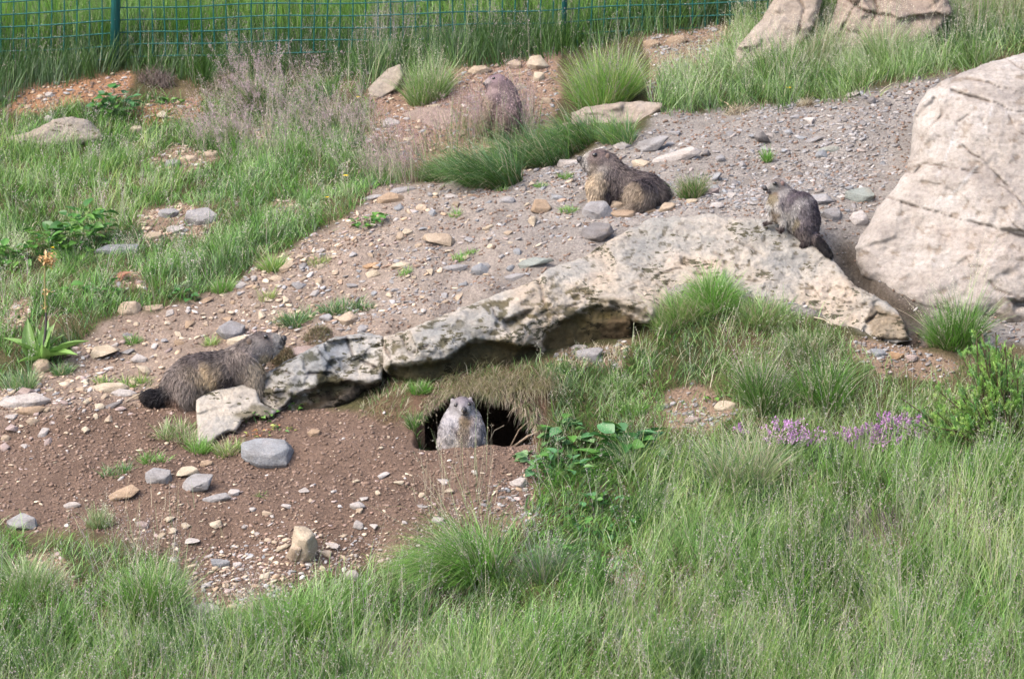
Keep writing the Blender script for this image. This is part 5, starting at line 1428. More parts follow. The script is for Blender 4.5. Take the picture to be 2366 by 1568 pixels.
# purple-brown flowering grass on the left of the mound
PURP = [(440,330),(470,260),(520,190),(560,130),(640,130),(700,190),(800,200),(870,260),(920,330),(900,400),(820,430),(700,380),(560,400),(470,380)]
stretch('purple_flowering_grass', [
  dict(poly=PURP, dens=1000, L=(.09,.18), W=.0026, cols=[G_MID, G_DARK, G_DRY, G_PALE], seed=81, spread=.5, droop=.45, lean=(-.35, -.1, 0), clump=.6, clump_sc=.18, seedp=.75, seedcol=(.38,.29,.30), seedm=30, sspread=.013, keep_zone=False, seedL=1.1),
  dict(poly=[(840,400),(900,330),(1000,320),(1060,285),(1240,270),(1240,340),(1100,355),(1000,380),(960,430),(860,440)], dens=2300, L=(.08,.17), W=.0022, cols=[G_DRY, (.2,.15,.12), G_MID], seed=82, spread=.5, droop=.4, lean=(-.2, 0, 0), clump=.5, seedp=.8, seedcol=(.36,.265,.27), seedm=26, sspread=.014, keep_zone=False, seedL=1.15),
  dict(poly=[(1090,330),(1110,300),(1240,285),(1240,330),(1150,345)], dens=5200, L=(.12,.23), W=.0022, cols=[G_DRY, (.26,.2,.17), G_MID], seed=85, spread=.4, droop=.35, lean=(-.15, 0, 0), clump=.3, seedp=.85, seedcol=(.40,.30,.30), seedm=30, sspread=.014, keep_zone=False, seedL=1.25),
  dict(poly=[(850,130),(900,60),(960,60),(960,150),(900,200),(850,200)], dens=1100, L=(.14,.25), W=.0024, cols=[G_DARK, G_DRY, G_PALE], seed=83, spread=.4, droop=.4, clump=.5, seedp=.7, seedcol=(.36,.30,.30), seedm=26, keep_zone=False),
  dict(poly=[(2150,20),(2366,-40),(2500,-60),(2500,90),(2200,100)], dens=900, L=(.12,.22), W=.0024, cols=[G_DRY, G_PALE], seed=84, spread=.4, droop=.4, clump=.7, seedp=.8, seedcol=(.42,.30,.28), seedm=26, keep_zone=False),
], 'purple_seed_heads')

# --- single tufts one could point at
def tuft(u, v, n, L, spread, droop, cols, label, W=.0036, lean=(0, 0), rad=.05, seedn=0, seedcol=SEED_G, name='grass_tuft', group=None, squash=.6, k=5, seedm=24, sspread=.016, seedL=1.25, dry=.11):
    rg = np.random.default_rng(int(u * 13 + v * 7))
    g = c1(u, v)
    a = rg.uniform(0, 6.283, n); r = .75 * rad * np.sqrt(rg.random(n))
    kc = 7; ca_ = rg.uniform(0, 6.283, kc); cr_ = rad * .8 * np.sqrt(rg.random(kc)); ki = rg.choice(kc, n, p=unit(rg.uniform(.2, 1, kc)[None])[0] ** 2 / (unit(rg.uniform(.2, 1, kc)[None])[0] ** 2).sum() if False else None)
    own = rg.random(n) < .6
    x = g[0] + np.where(own, cr_[ki] * np.cos(ca_[ki]) + r * .35 * np.cos(a), r * np.cos(a)); y = g[1] + np.where(own, cr_[ki] * np.sin(ca_[ki]) + r * .35 * np.sin(a), r * np.sin(a)) * squash
    lk = rg.uniform(.6, 1.15, kc)
    P = np.stack([x, y, H(x, y) - .005], -1)
    rr = (r / rad / .75)
    sp = spread * (.2 + 1.1 * rr) * rg.uniform(.4, 1.7, n)
    a2 = a + rg.normal(size=n) * .5
    D = np.stack([np.cos(a2) * sp + lean[0], np.sin(a2) * sp + lean[1], np.ones(n)], -1)
    Ln = (L[0] * .7 + (L[1] * 1.25 - L[0] * .7) * rg.random(n) ** 1.3) * (1 - .12 * rr) * np.where(own, lk[ki], .8)
    C = pal(cols, n, rg, .22)
    th = rg.random(n) < .10      # dead thatch round the foot
    D[th, :2] *= 2.2; Ln[th] *= .5; C[th] = np.array([.30, .23, .14]) * rg.uniform(.6, 1.2, th.sum())[:, None]
    d = rg.random(n) < dry; C[d] = np.array(STRAW) * rg.uniform(.6, 1.1, d.sum())[:, None]
    B = Buf()
    V, F, Cc, path = blades(P, D, Ln, W * rg.uniform(.6, 1.3, n), droop * rg.uniform(.5, 1.4, n), C, k, rg=rg)
    B.add(V, F, Cc)
    if not seedn:
        o = B.put(name, M_LEAF, origin=g); tag(o, label, 'grass tuft', group); return o
    root = empty(name, g); tag(root, label, 'grass tuft', group)
    B.put('blades', M_LEAF, parent=root, parent_origin=g)
    q = rg.choice(n, seedn); B2 = Buf()
    D2 = D[q] * np.array([.6, .6, 1]); L2 = Ln[q] * seedL * rg.uniform(.9, 1.3, seedn)
    V, F, Cc, path = blades(P[q], D2, L2, np.full(seedn, .0017), droop * .3 * rg.uniform(.3, 1.2, seedn), pal([seedcol, G_PALE, STRAW], seedn, rg), 5, rg=rg, base_dark=.8)
    B2.add(V, F, Cc); V, F, Cc = seeds(path, rg, seedm, spread=sspread, col=seedcol); B2.add(V, F, Cc)
    B2.put('seed_stalks', M_SEED, parent=root, parent_origin=g)
    return root

TF = [
 (985,232,1500,(.13,.26),.45,.35,[G_LIGHT,G_PALE,G_MID],'tall pale tuft with thin seed stalks below the fence, left of the hidden marmot',dict(rad=.10,seedn=60,seedcol=SEED_G)),
 (1395,238,2600,(.16,.30),.5,.35,[G_MID,G_LIGHT,G_YEL,G_BR],'very large tuft right of the hidden marmot, thin purplish stalks rising above it',dict(rad=.17,seedn=110,seedcol=(.29,.25,.245))),
 (1150,425,2600,(.14,.28),.5,.8,[G_DARK,G_BLUE,G_DARK,G_MID],'dark green drooping tussock just behind the scree crest, darkest hollow on its right',dict(rad=.15,lean=(-.8,-.1))),
 (1040,412,1500,(.10,.20),.5,.7,[G_DARK,G_MID],'smaller dark tussock at the left of the drooping one',dict(rad=.13,lean=(-.6,0))),
 (1240,378,2200,(.15,.28),.5,.85,[G_DARK,G_BLUE,G_MID],'dark tussock between the drooping one and the sitting marmot, combed to the left',dict(rad=.15,lean=(-.9,-.15))),
 (1330,340,2400,(.13,.26),.5,.85,[G_DARK,G_BLUE,G_MID,G_MID],'blue-green tussock below the tan slab rock, behind the sitting marmot head',dict(rad=.16,lean=(-.9,-.1))),
 (590,255,700,(.12,.22),.5,.5,[G_MID,G_DARK,G_DRY],'grass clump with drooping purplish plumes reaching up to the fence',dict(rad=.13,lean=(-.25,0),seedn=46,seedcol=(.40,.32,.33),seedm=110,sspread=.008,seedL=1.9)),
 (760,300,500,(.10,.18),.5,.5,[G_MID,G_DARK,G_DRY],'grass clump with purplish plumes in the middle of the upper meadow',dict(rad=.16,lean=(-.2,0),seedn=40,seedcol=(.40,.32,.33),seedm=90,sspread=.008,seedL=1.7)),
 (520,330,500,(.08,.15),.5,.5,[G_MID,G_LIGHT,G_DRY],'grass clump with low purplish plumes right of the red soil patch',dict(rad=.16,lean=(-.25,0),seedn=46,seedcol=(.42,.33,.35),seedm=90,sspread=.008,seedL=1.6)),
 (1430,325,1000,(.08,.16),.5,.6,[G_MID,G_BLUE,G_LIGHT],'pale green tussock between the tan slab rock and the scree',dict(rad=.10,lean=(-.35,0))),
 (2205,800,1700,(.14,.25),.5,.35,[G_MID,G_BR,G_DARK],'bright green tuft standing against the huge boulder',dict(rad=.10,seedn=45,seedcol=SEED_G,seedL=1.6)),
 (1770,935,1500,(.12,.24),.5,.4,[G_DARK,G_MID,G_MID],'dark tuft with seed stalks in the middle of the right bank',dict(rad=.11,seedn=60,seedcol=SEED_P)),
 (1900,930,1500,(.11,.22),.5,.4,[G_MID,G_BR,G_DARK],'green tuft right of the dark one on the right bank',dict(rad=.12,seedn=30,seedcol=SEED_G)),
 (1860,830,700,(.08,.15),.5,.4,[G_DARK,G_DRY,G_MID],'dull tuft in front of the lower end of the ledge',dict(rad=.08,seedn=20,seedcol=SEED_G)),
 (330,1425,1900,(.15,.27),.5,.35,[G_DARK,G_MID,G_BR,G_LIGHT],'upright tuft with brownish core at the lower left, left of the bare gully',dict(rad=.11,seedn=25)),
 (75,1370,1300,(.10,.19),.6,.5,[G_MID,G_PALE,G_LIGHT],'pale bushy tuft at the left edge below the soil',dict(rad=.12,seedn=20)),
 (1095,1345,4200,(.22,.44),.75,.75,[G_DARK,G_MID,G_LIGHT,G_BR,G_BR],'big arching tuft sweeping left over the brown soil, front centre',dict(rad=.10,lean=(-.95,-.05),seedn=60,seedcol=SEED_G,seedL=1.1)),
 (660,1445,1800,(.10,.20),.6,.5,[G_MID,G_BR,G_LIGHT],'soft rounded green tuft below the upright cream stone',dict(rad=.16,seedn=20)),
 (225,1215,420,(.05,.11),.5,.4,[G_MID,G_PALE,G_DRY],'small thin tuft on the edge of the brown soil at left',dict(rad=.05,seedn=10)),
 (630,622,420,(.05,.10),.6,.4,[G_YEL,G_BR,G_LIGHT],'small yellow-green tuft at the left border of the scree',dict(rad=.06)),
 (515,672,380,(.04,.09),.6,.4,[G_BR,G_MID,G_LIGHT],'small bright tuft left of the yellow-green one at the scree border',dict(rad=.05)),
 (1772,374,260,(.03,.08),.4,.3,[G_MID,G_BR],'tiny green tuft below the upright rock splinter',dict(rad=.022)),
 (1598,456,900,(.06,.13),.5,.4,[G_MID,G_DRY,G_DARK],'bushy tuft just behind the rump of the sitting marmot',dict(rad=.06,seedn=15,seedcol=SEED_P)),
 (1050,500,130,(.02,.045),.7,.4,[G_BR,G_LIGHT],'tiny tuft on the scree near its crest',dict(rad=.025)),
 (1160,440,130,(.02,.04),.7,.4,[G_MID,G_LIGHT],'tiny tuft on the crest right of centre',dict(rad=.03)),
 (1250,432,160,(.02,.04),.7,.4,[G_BR,G_MID],'little tuft left of the sitting marmot, upper one',dict(rad=.03)),
 (1305,412,220,(.025,.05),.7,.4,[G_BR,G_MID],'little tuft directly in front of the sitting marmot chest',dict(rad=.03)),
 (1310,488,260,(.02,.045),.7,.4,[G_BR,G_LIGHT],'low tuft between squarish brown stone and pale grey rock',dict(rad=.045)),
 (1060,600,200,(.02,.045),.7,.4,[G_BR,G_LIGHT],'low tuft in the middle of the scree',dict(rad=.035)),
 (935,632,150,(.02,.045),.7,.4,[G_BR,G_LIGHT],'low tuft on the scree left of centre',dict(rad=.03)),
 (1090,585,120,(.02,.04),.7,.4,[G_BR,G_LIGHT],'low tuft right of the wide beige stone',dict(rad=.025)),
 (680,745,800,(.04,.09),.8,.6,[G_DARK,G_MID,G_BLUE],'broad low tuft above the climbing marmot head',dict(rad=.09)),
 (790,715,800,(.03,.075),.8,.6,[G_DARK,G_BLUE,G_MID],'broad low dark tuft between scree and oval beige stone',dict(rad=.12)),
 (620,690,150,(.03,.07),.5,.4,[G_DRY,G_YEL],'dry yellowish tuft on the scree above the climbing marmot',dict(rad=.04)),
 (740,610,160,(.03,.06),.5,.4,[G_YEL,G_DRY],'faint yellowish tuft on the upper left scree',dict(rad=.05)),
 (310,790,260,(.02,.05),.8,.4,[G_BR,G_MID],'low green sprout patch left of the layered cream stone',dict(rad=.04)),
 (490,795,220,(.02,.06),.7,.4,[G_LIGHT,G_YEL],'small tuft behind the back of the climbing marmot',dict(rad=.035)),
 (320,885,420,(.02,.05),.8,.5,[G_BR,G_MID,G_YEL],'low green patch around the cream cube-like stone',dict(rad=.08)),
 (240,885,220,(.02,.05),.7,.4,[G_YEL,G_MID],'low yellowish patch left of the cream cube-like stone',dict(rad=.06)),
 (145,862,420,(.03,.07),.6,.4,[G_MID,G_BLUE],'small tuft right of the squarish orange-beige stone',dict(rad=.05)),
 (45,895,500,(.05,.10),.5,.4,[G_MID,G_BLUE,G_PALE],'tuft at the left edge above the long pale stone',dict(rad=.07)),
 (420,1010,900,(.04,.09),.8,.5,[G_DRY,G_MID,G_LIGHT,STRAW],'dry straggly turf in front of the pale slab',dict(rad=.10,dry=.2)),
 (460,1040,380,(.04,.08),.6,.4,[G_BR,G_LIGHT],'fresh green tuft at the foot of the pale slab',dict(rad=.06)),
 (530,1045,460,(.03,.08),.7,.4,[G_MID,G_YEL,G_DRY],'yellow-green tuft above the large flat blue-grey stone',dict(rad=.07)),
 (360,1062,260,(.02,.06),.8,.4,[G_MID,G_BR],'low sparse tuft left of the broken cream stone',dict(rad=.07)),
 (270,1090,300,(.02,.06),.8,.4,[G_BLUE,G_MID],'flat blue-green tuft on the soil left of the rounded grey stone',dict(rad=.06)),
 (605,1145,90,(.01,.03),.8,.4,[G_MID,G_BR],'tiny seedling patch below the large flat blue-grey stone',dict(rad=.03)),
 (970,905,420,(.03,.08),.7,.5,[G_BR,G_MID],'fresh green tuft on the left brow of the burrow',dict(rad=.04)),
 (962,985,380,(.04,.09),.5,.6,[G_DARK,G_MID],'dark tuft hanging at the left side of the burrow entrance',dict(rad=.04)),
 (1200,800,200,(.03,.08),.6,.4,[G_MID,G_LIGHT],'thin tuft under the notch in the ledge',dict(rad=.04)),
 (1420,900,900,(.03,.08),.8,.5,[G_MID,G_PALE,G_LIGHT],'matted pale green tuft right of the burrow brow',dict(rad=.12)),
 (1450,950,500,(.03,.07),.8,.5,[G_BR,G_LIGHT],'bright mossy tuft above the big leafy plant',dict(rad=.08)),
 (1640,705,2200,(.09,.17),.7,.5,[G_MID,G_LIGHT,G_BR],'grass crest overlapping the middle of the ledge',dict(rad=.13)),
 (1570,735,1500,(.07,.14),.8,.5,[G_MID,G_LIGHT,G_DRY],'grass patch below the grass crest of the ledge',dict(rad=.12)),
 (1760,735,1300,(.07,.14),.7,.5,[G_MID,G_LIGHT,G_DRY],'grass fringe along the lower right edge of the ledge',dict(rad=.13)),
 (1800,185,900,(.14,.26),.4,.4,[G_MID,G_LIGHT,G_DARK],'tall grass clump in front of the tall buff boulder at the top',dict(rad=.13,seedn=30)),
 (1890,150,800,(.14,.24),.4,.4,[G_MID,G_PALE,G_DRY],'grass clump in the gap between the two top boulders',dict(rad=.10,seedn=30)),
 (2060,150,1000,(.14,.26),.5,.4,[G_LIGHT,G_PALE,G_MID],'pale grass clump in front of the layered brown boulder',dict(rad=.15,seedn=40)),
 (1475,1080,900,(.10,.2),.7,.6,[G_BLUE,G_MID,G_PALE],'blue-green arching tuft below the big leafy plant',dict(rad=.10)),
 (1720,1120,1500,(.14,.26),.6,.55,[G_PALE,G_BLUE,G_LIGHT,STRAW],'pale tuft with straw blades fanning right of the bare patch',dict(rad=.12,seedn=30,dry=.18)),
 (1260,1330,900,(.08,.16),.5,.5,[G_MID,G_BLUE,(.2,.2,.17)],'grey-green clump right of the big arching tuft',dict(rad=.10)),
]
for (u_, v_, n_, L_, sp_, dr_, cols_, lab_, kw_) in TF:
    tuft(u_, v_, n_, L_, sp_, dr_, cols_, lab_, **kw_)

# dead grass and roots hanging over the burrow
def overhang():
    rg = np.random.default_rng(5)
    B = Buf(); n = 4600
    x = rg.uniform(PIT_X0 + .03, PIT_X1 - .02, n)
    q = (x - xc) / hw
    yb = brow(x)
    y = yb + np.abs(rg.normal(size=n)) * .05 - .01
    P = np.stack([x, y, H(x, np.maximum(y, yb + .01)) + .002], -1)
    D = np.stack([rg.normal(size=n) * .6 + .25 * q, rg.uniform(-1.6, -.2, n), rg.uniform(-.1, .6, n)], -1)
    cols = [(.26,.19,.13), (.38,.30,.20), (.17,.12,.08), (.13,.16,.05), (.46,.38,.28), (.12,.085,.06), (.14,.24,.06)]
    V, F, C, _ = blades(P, D, rg.uniform(.015, .10, n) * (1 + .4 * q) * (.7 + .6 * n2(x, x * 0, .05, 2, 6)), rg.uniform(.0015, .004, n), rg.uniform(.8, 2.8, n), pal(cols, n, rg), 4, rg=rg)
    B.add(V, F, C)
    n = 1600
    x = rg.uniform(xc - .1, PIT_X1 + .03, n); y = PIT_Y1 + rg.uniform(-.05, .12, n)
    P = np.stack([x, y, H(x, np.maximum(y, PIT_Y1 + .02))], -1)
    D = np.stack([rg.normal(size=n) * .5 - .1, rg.uniform(-1.2, .1, n), rg.uniform(.0, .9, n)], -1)
    V, F, C, _ = blades(P, D, rg.uniform(.06, .15, n), rg.uniform(.0015, .003, n), rg.uniform(.8, 2.2, n), pal([(.2,.19,.08),(.27,.24,.13),(.15,.16,.06),(.34,.27,.19)], n, rg), 4, rg=rg)
    B.add(V, F, C)
    o = B.put('dead_grass_overhang', M_LEAF); tag(o, kind='stuff')
overhang()
# brown dry clump behind the climbing marmot's chin
def clump(u, v, n, L, cols, label, rad, W=.003):
    rg = np.random.default_rng(int(u + v)); g = c1(u, v)
    a = rg.uniform(0, 6.283, n); r = rad * np.sqrt(rg.random(n)); x = g[0] + r * np.cos(a); y = g[1] + r * np.sin(a) * .6
    P = np.stack([x, y, H(x, y) + rg.uniform(0, rad * .7, n) * (1 - (r / rad) ** 2)], -1)
    D = rg.normal(size=(n, 3)) + np.array([0, 0, .3])
    V, F, C, _ = blades(P, D, rg.uniform(L[0], L[1], n), rg.uniform(.5, 1.3, n) * W, rg.uniform(0, 1, n), pal(cols, n, rg), 3, rg=rg)
    B = Buf(); B.add(V, F, C); o = B.put('dry_grass_clump', M_LEAF, origin=g); tag(o, label, 'grass clump'); return o
clump(655, 832, 1800, (.015, .04), [(.22,.16,.09),(.28,.21,.12),(.14,.11,.06),(.16,.16,.07)], 'brown dry clump under the chin of the climbing marmot', .06)
clump(735, 775, 900, (.01, .035), [(.22,.16,.09),(.15,.16,.06),(.14,.11,.06)], 'brownish mossy clump right of the pinkish slab', .06)
clump(1705, 262, 300, (.03, .07), [STRAW,(.25,.19,.12)], 'straw-coloured dead clump at the upper edge of the scree', .05)
clump(1860, 245, 300, (.02, .06), [STRAW,(.25,.19,.12)], 'second straw-coloured clump at the upper edge of the scree, further right', .04)
clump(360, 190, 900, (.03, .09), [(.2,.15,.13),(.13,.10,.09),(.25,.19,.15)], 'dark brown dead clump under the fence right of the post', .09)
clump(530, 205, 900, (.03, .09), [(.17,.15,.08),(.13,.11,.07),(.25,.21,.12)], 'olive dead clump in the hollow under the fence', .09)
clump(2020, 1225, 900, (.03, .08), [(.24,.19,.18),(.16,.12,.12),(.3,.24,.22)], 'greyish purple dead clump in the bare spot of the foreground', .12)
clump(905, 1520, 700, (.02, .06), [(.24,.19,.19),(.16,.12,.12),(.2,.19,.1)], 'purplish dead patch in the grass at the bottom', .10)
# ------------------------------------------------------------------ leafy plants, flowers, bush
def leaf_shape(nx=5, ny=4, cup=.25, tipw=.12, serr=0):
    """unit leaf along +x, width +-0.5 in y"""
    xs = np.linspace(0, 1, nx + 1); V = []
    for i, x in enumerate(xs):
        w = (math.sin(math.pi * min(1, x ** .75 * .96 + .04)) ** .8) * .5
        if i == nx: w = .02
        for j in range(ny + 1):
            y = (j / ny - .5) * 2
            V.append((x, y * w, cup * (abs(y) * w) - .25 * x * x))
    V = np.array(V); F = []
    for i in range(nx):
        for j in range(ny):
            a = i * (ny + 1) + j; F.append((a, a + ny + 1, a + ny + 2, a + 1))
    return V, np.array(F)
LEAF = leaf_shape()

def leaves(P, yaw, pitch, L, W, C, rg, roll=.3):
    V0, F0 = LEAF; n = len(P)
    q = V0[None] * np.stack([L, W, L], -1)[:, None]
    r = rg.normal(size=n) * roll
    y = q[..., 1] * np.cos(r)[:, None] - q[..., 2] * np.sin(r)[:, None]; z = q[..., 1] * np.sin(r)[:, None] + q[..., 2] * np.cos(r)[:, None]; x = q[..., 0]
    cp, sp = np.cos(pitch)[:, None], np.sin(pitch)[:, None]
    x, z = x * cp - z * sp, x * sp + z * cp
    cy_, sy = np.cos(yaw)[:, None], np.sin(yaw)[:, None]
    x, y = x * cy_ - y * sy, x * sy + y * cy_
    V = np.stack([x, y, z], -1) + P[:, None]
    nv = len(V0)
    F = (F0[None] + (np.arange(n) * nv)[:, None, None]).reshape(-1, 4)
    # midrib a little paler
    mid = (np.abs(V0[:, 1]) < 1e-4)[None, :, None]
    Cc = np.where(mid, C[:, None] * 1.12, C[:, None]) * np.ones((n, nv, 1))
    return V, F, Cc

def leafy(u, v, n, L, ratio, rad, height, cols, label, pitch=(.1, .9), cat='plant', name='leafy_plant'):
    rg = np.random.default_rng(int(u * 3 + v)); g = c1(u, v)
    a = rg.uniform(0, 6.283, n); r = rad * np.sqrt(rg.random(n))
    x = g[0] + r * np.cos(a); y = g[1] + r * np.sin(a) * .6
    h = height * rg.random(n) ** .8 * (1 - .5 * (r / rad) ** 2)
    gz = H(x, y)
    P = np.stack([x, y, gz + h], -1)
    Ls = rg.uniform(L[0], L[1], n)
    yaw = a + rg.normal(size=n) * .7
    V, F, C = leaves(P, yaw, rg.uniform(pitch[0], pitch[1], n) - .25, Ls, Ls * ratio * rg.uniform(.8, 1.2, n), pal(cols, n, rg, .2), rg)
    B = Buf(); B.add(V, F, C)
    # leaf stalks
    D = np.stack([np.cos(yaw) * .2, np.sin(yaw) * .2, np.ones(n)], -1)
    P0 = P - np.array([0, 0, 1]) * h[:, None] - np.array([0, 0, .004]) - np.stack([np.cos(yaw), np.sin(yaw), 0 * yaw], -1) * (h * .2)[:, None]
    V, F, C, _ = blades(P0, D, h * 1.02 + .006, np.full(n, .003), np.zeros(n), pal(cols, n, rg, .1) * .9, 2, rg=rg)
    B.add(V, F, C)
    o = B.put(name, M_BROAD, origin=g, smooth=True); tag(o, label, cat); return o

LD = (.045,.14,.03); LM = (.075,.19,.035); LL = (.14,.29,.055); LG = (.12,.23,.085); LB = (.07,.18,.07); LR = (.36,.16,.08); LY = (.36,.42,.10)
leafy(190,575,110,(.035,.065),.7,.14,.20,[LM,LL,LM,LD],'large bright green leafy plant in the left meadow')
leafy(105,590,50,(.03,.055),.7,.10,.15,[LM,LL,LD],'leafy plant with smaller leaves left of the large bright one')
leafy(25,612,34,(.035,.06),.8,.09,.09,[LM,LL],'low leafy plant at the left edge above the flowering stalk')
leafy(262,262,50,(.035,.06),.85,.10,.13,[LD,LB,LM],'dark round-leaved plant between the two red soil patches')
leafy(395,240,10,(.03,.05),.8,.05,.02,[LL,LM],'small pale leafy rosette on the right red soil patch')
leafy(150,690,9,(.035,.055),.9,.06,.06,[LG,LM],'grey-green round-leaved plant beside the flowering stalk')
leafy(245,675,16,(.03,.05),.85,.08,.06,[LD,LG,LM],'dark leafy plant with one reddish leaf above the scree border')
leafy(276,655,2,(.06,.08),.5,.02,.04,[(.30,.15,.09)],'single reddish withered leaf in the left meadow',name='withered_leaf',cat='leaf')
leafy(425,694,14,(.02,.035),.8,.05,.05,[LD,LB],'small dark leafy plant at the meadow corner above the scree')
leafy(850,522,36,(.02,.035),.8,.07,.05,[LM,LL,LM],'fresh green leafy plant at the left end of the scree crest')
leafy(30,245,8,(.03,.04),.7,.05,.02,[LL],'pale rosette at the left edge of the upper left red soil patch')
leafy(1446,1060,40,(.07,.12),.6,.09,.14,[LD,LM,LB],'big dark leafy plant right of the burrow')
leafy(1310,1010,34,(.04,.065),.85,.08,.07,[LG,LB,LM],'grey-green round-leaved plant just right of the burrow')
leafy(1218,1058,9,(.04,.055),.9,.03,.03,[LG,(.17,.29,.12)],'pale round leaves on the right rim of the brown soil')
leafy(1290,1095,60,(.03,.055),.6,.12,.09,[LM,LD,LB],'low dark leafy patch below the burrow on the right')
leafy(1270,1295,60,(.02,.035),.6,.12,.08,[LM,LD,LL],'bright leafy patch right of the big arching tuft')
leafy(1400,1215,80,(.025,.045),.6,.15,.09,[LD,LM,LB],'dark leafy patch above the dry spot of the foreground')
leafy(600,968,30,(.014,.026),.85,.06,.05,[LM,LL,LG],'small leafy plant at the foot of the lichened block')
leafy(682,948,9,(.014,.022),.9,.025,.04,[LM,LL],'tiny green sprig under the dark side of the lichened block')
leafy(598,1005,16,(.012,.02),.6,.05,.03,[LR,(.42,.2,.08),LY],'tiny reddish-orange plant below the lichened block')
leafy(652,995,18,(.012,.02),.6,.05,.03,[LY,LM,LR],'tiny yellowish plant above the large flat blue-grey stone')
leafy(1655,922,12,(.015,.03),.7,.04,.02,[LM,LL],'small leafy sprout in the bare patch of the right bank')
leafy(430,1535,30,(.02,.035),.5,.10,.05,[LM,LL],'leafy weeds in the grass at the bottom left')
leafy(1640,1135,30,(.02,.04),.5,.10,.05,[LD,LM],'leafy weeds left of the pale fanning tuft')

# tall spotted gentian-like plant with orange flower whorls
def stalk_plant():
    g = c1(92, 838); rg = np.random.default_rng(3)
    root = empty('flowering_plant', g); tag(root, 'tall plant with broad pale leaves and orange flower whorls at the left edge', 'plant')
    n = 13; yaw = np.array([.1, .35, -.15, 2.9, 3.2, 2.6, 1.3, 1.9, -.6, 3.9, .7, 2.3, 5.2]); pitch = np.array([.75, 1.0, .7, .7, .95, 1.1, 1.3, 1.35, .5, .4, 1.35, 1.3, .8])
    L = rg.uniform(.12, .23, n)
    for i in range(n):
        V, F, C = leaves(g[None] + np.array([[rg.normal() * .012, rg.normal() * .01, .005]]), yaw[i:i+1], pitch[i:i+1], L[i:i+1], L[i:i+1] * .34, np.array([[.15,.27,.065]]) * rg.uniform(.7, 1.2), rg, .5)
        put('leaf', V.reshape(-1, 3), F, M_BROAD, C.reshape(-1, 3), smooth=True, parent=root, parent_origin=g)
    top = pt(np.array(112.), np.array(606.), float((g - CAM) @ FWD))
    mid = [g + (top - g) * t + np.array([.012 * math.sin(t * 5), 0, 0]) for t in np.linspace(0, 1, 9)]
    V, F = tubes([(mid[i], mid[i + 1]) for i in range(8)], np.linspace(.006, .0035, 8), 6)
    col = np.tile(A(.22,.20,.07), (len(V), 1)); col[:len(V) // 2] = (.05,.04,.04)
    put('stem', V, F, M_BROAD, col, smooth=True, parent=root, parent_origin=g)
    for (t, s, nn) in ((1.0, .03, 46), (.70, .018, 22), (.55, .014, 12)):
        c = g + (top - g) * t
        P = c + rg.normal(size=(nn, 3)) * s * np.array([.5, .5, .4])
        V, F, C = leaves(P, rg.uniform(0, 6.283, nn), rg.uniform(.2, 1.4, nn), np.full(nn, s * .75), np.full(nn, s * .4), pal([(.50,.31,.13),(.56,.40,.20),(.40,.25,.11)], nn, rg), rg)
        put('flower_whorl', V.reshape(-1, 3), F, M_BROAD, C.reshape(-1, 3), parent=root, parent_origin=g)
    nn = 8; c = g + (top - g) * .95
    V, F, C = leaves(np.tile(c, (nn, 1)), rg.uniform(0, 6.283, nn), rg.uniform(-.6, .3, nn), np.full(nn, .03), np.full(nn, .012), pal([LY, LL], nn, rg), rg)
    put('bract', V.reshape(-1, 3), F, M_BROAD, C.reshape(-1, 3), parent=root, parent_origin=g)
stalk_plant()

def spikes(u, v, n, rad, h, label, col=(.42,.16,.42), m=26, cat='flower patch'):
    """patch of small purple flower spikes: stems and blossoms"""
    rg = np.random.default_rng(int(u + v * 3)); g = c1(u, v)
    a = rg.uniform(0, 6.283, n); r = np.sqrt(rg.random(n))
    x = g[0] + r * rad * np.cos(a); y = g[1] + r * rad * .5 * np.sin(a)
    P = np.stack([x, y, H(x, y)], -1)
    D = np.stack([rg.normal(size=n) * .25, rg.normal(size=n) * .2, np.ones(n)], -1)
    L = rg.uniform(h * .75, h * 1.15, n)
    root = empty('purple_flowers', g); tag(root, label, cat)
    B = Buf(); V, F, C, path = blades(P, D, L, np.full(n, .0025), np.full(n, .15), pal([(.10,.16,.05),(.2,.12,.1)], n, rg), 4, rg=rg); B.add(V, F, C)
    # small leaves around the stems
    k = n * 14; i = rg.integers(n, size=k); t = rg.uniform(.1, .7, k)
    Q = P[i] + unit(D)[i] * (L[i] * t)[:, None]
    V, F, C = leaves(Q, rg.uniform(0, 6.283, k), rg.uniform(.1, 1, k), rg.uniform(.006, .012, k), rg.uniform(.002, .004, k), pal([LM, LD, LG], k, rg), rg); B.add(V, F, C)
    B.put('stems', M_BROAD, parent=root, parent_origin=g)
    B = Buf(); V, F, C = seeds(path, rg, m, top=.42, spread=.006, size=(.0048, .0032), col=col, cvar=.35)
    B.add(V, F, C); B.put('blossoms', M_SEED, parent=root, parent_origin=g)
spikes(2045, 1045, 95, .17, .12, 'long vivid purple flower patch in the grass at the right', (.44,.23,.46), 30)
spikes(1835, 1040, 60, .11, .11, 'fainter purple flower patch left of the vivid one', (.50,.28,.52), 16)
spikes(1712, 1015, 8, .02, .06, 'tiny purple flower group left of both purple patches', (.48,.24,.50), 14, 'flower')
spikes(1632, 1082, 6, .012, .04, 'lone small purple flower above the pale fanning tuft', (.46,.26,.55), 14, 'flower')
spikes(2160, 1030, 12, .05, .10, 'few faint purple spikes at the right end of the vivid patch', (.50,.30,.50), 12, 'flower')

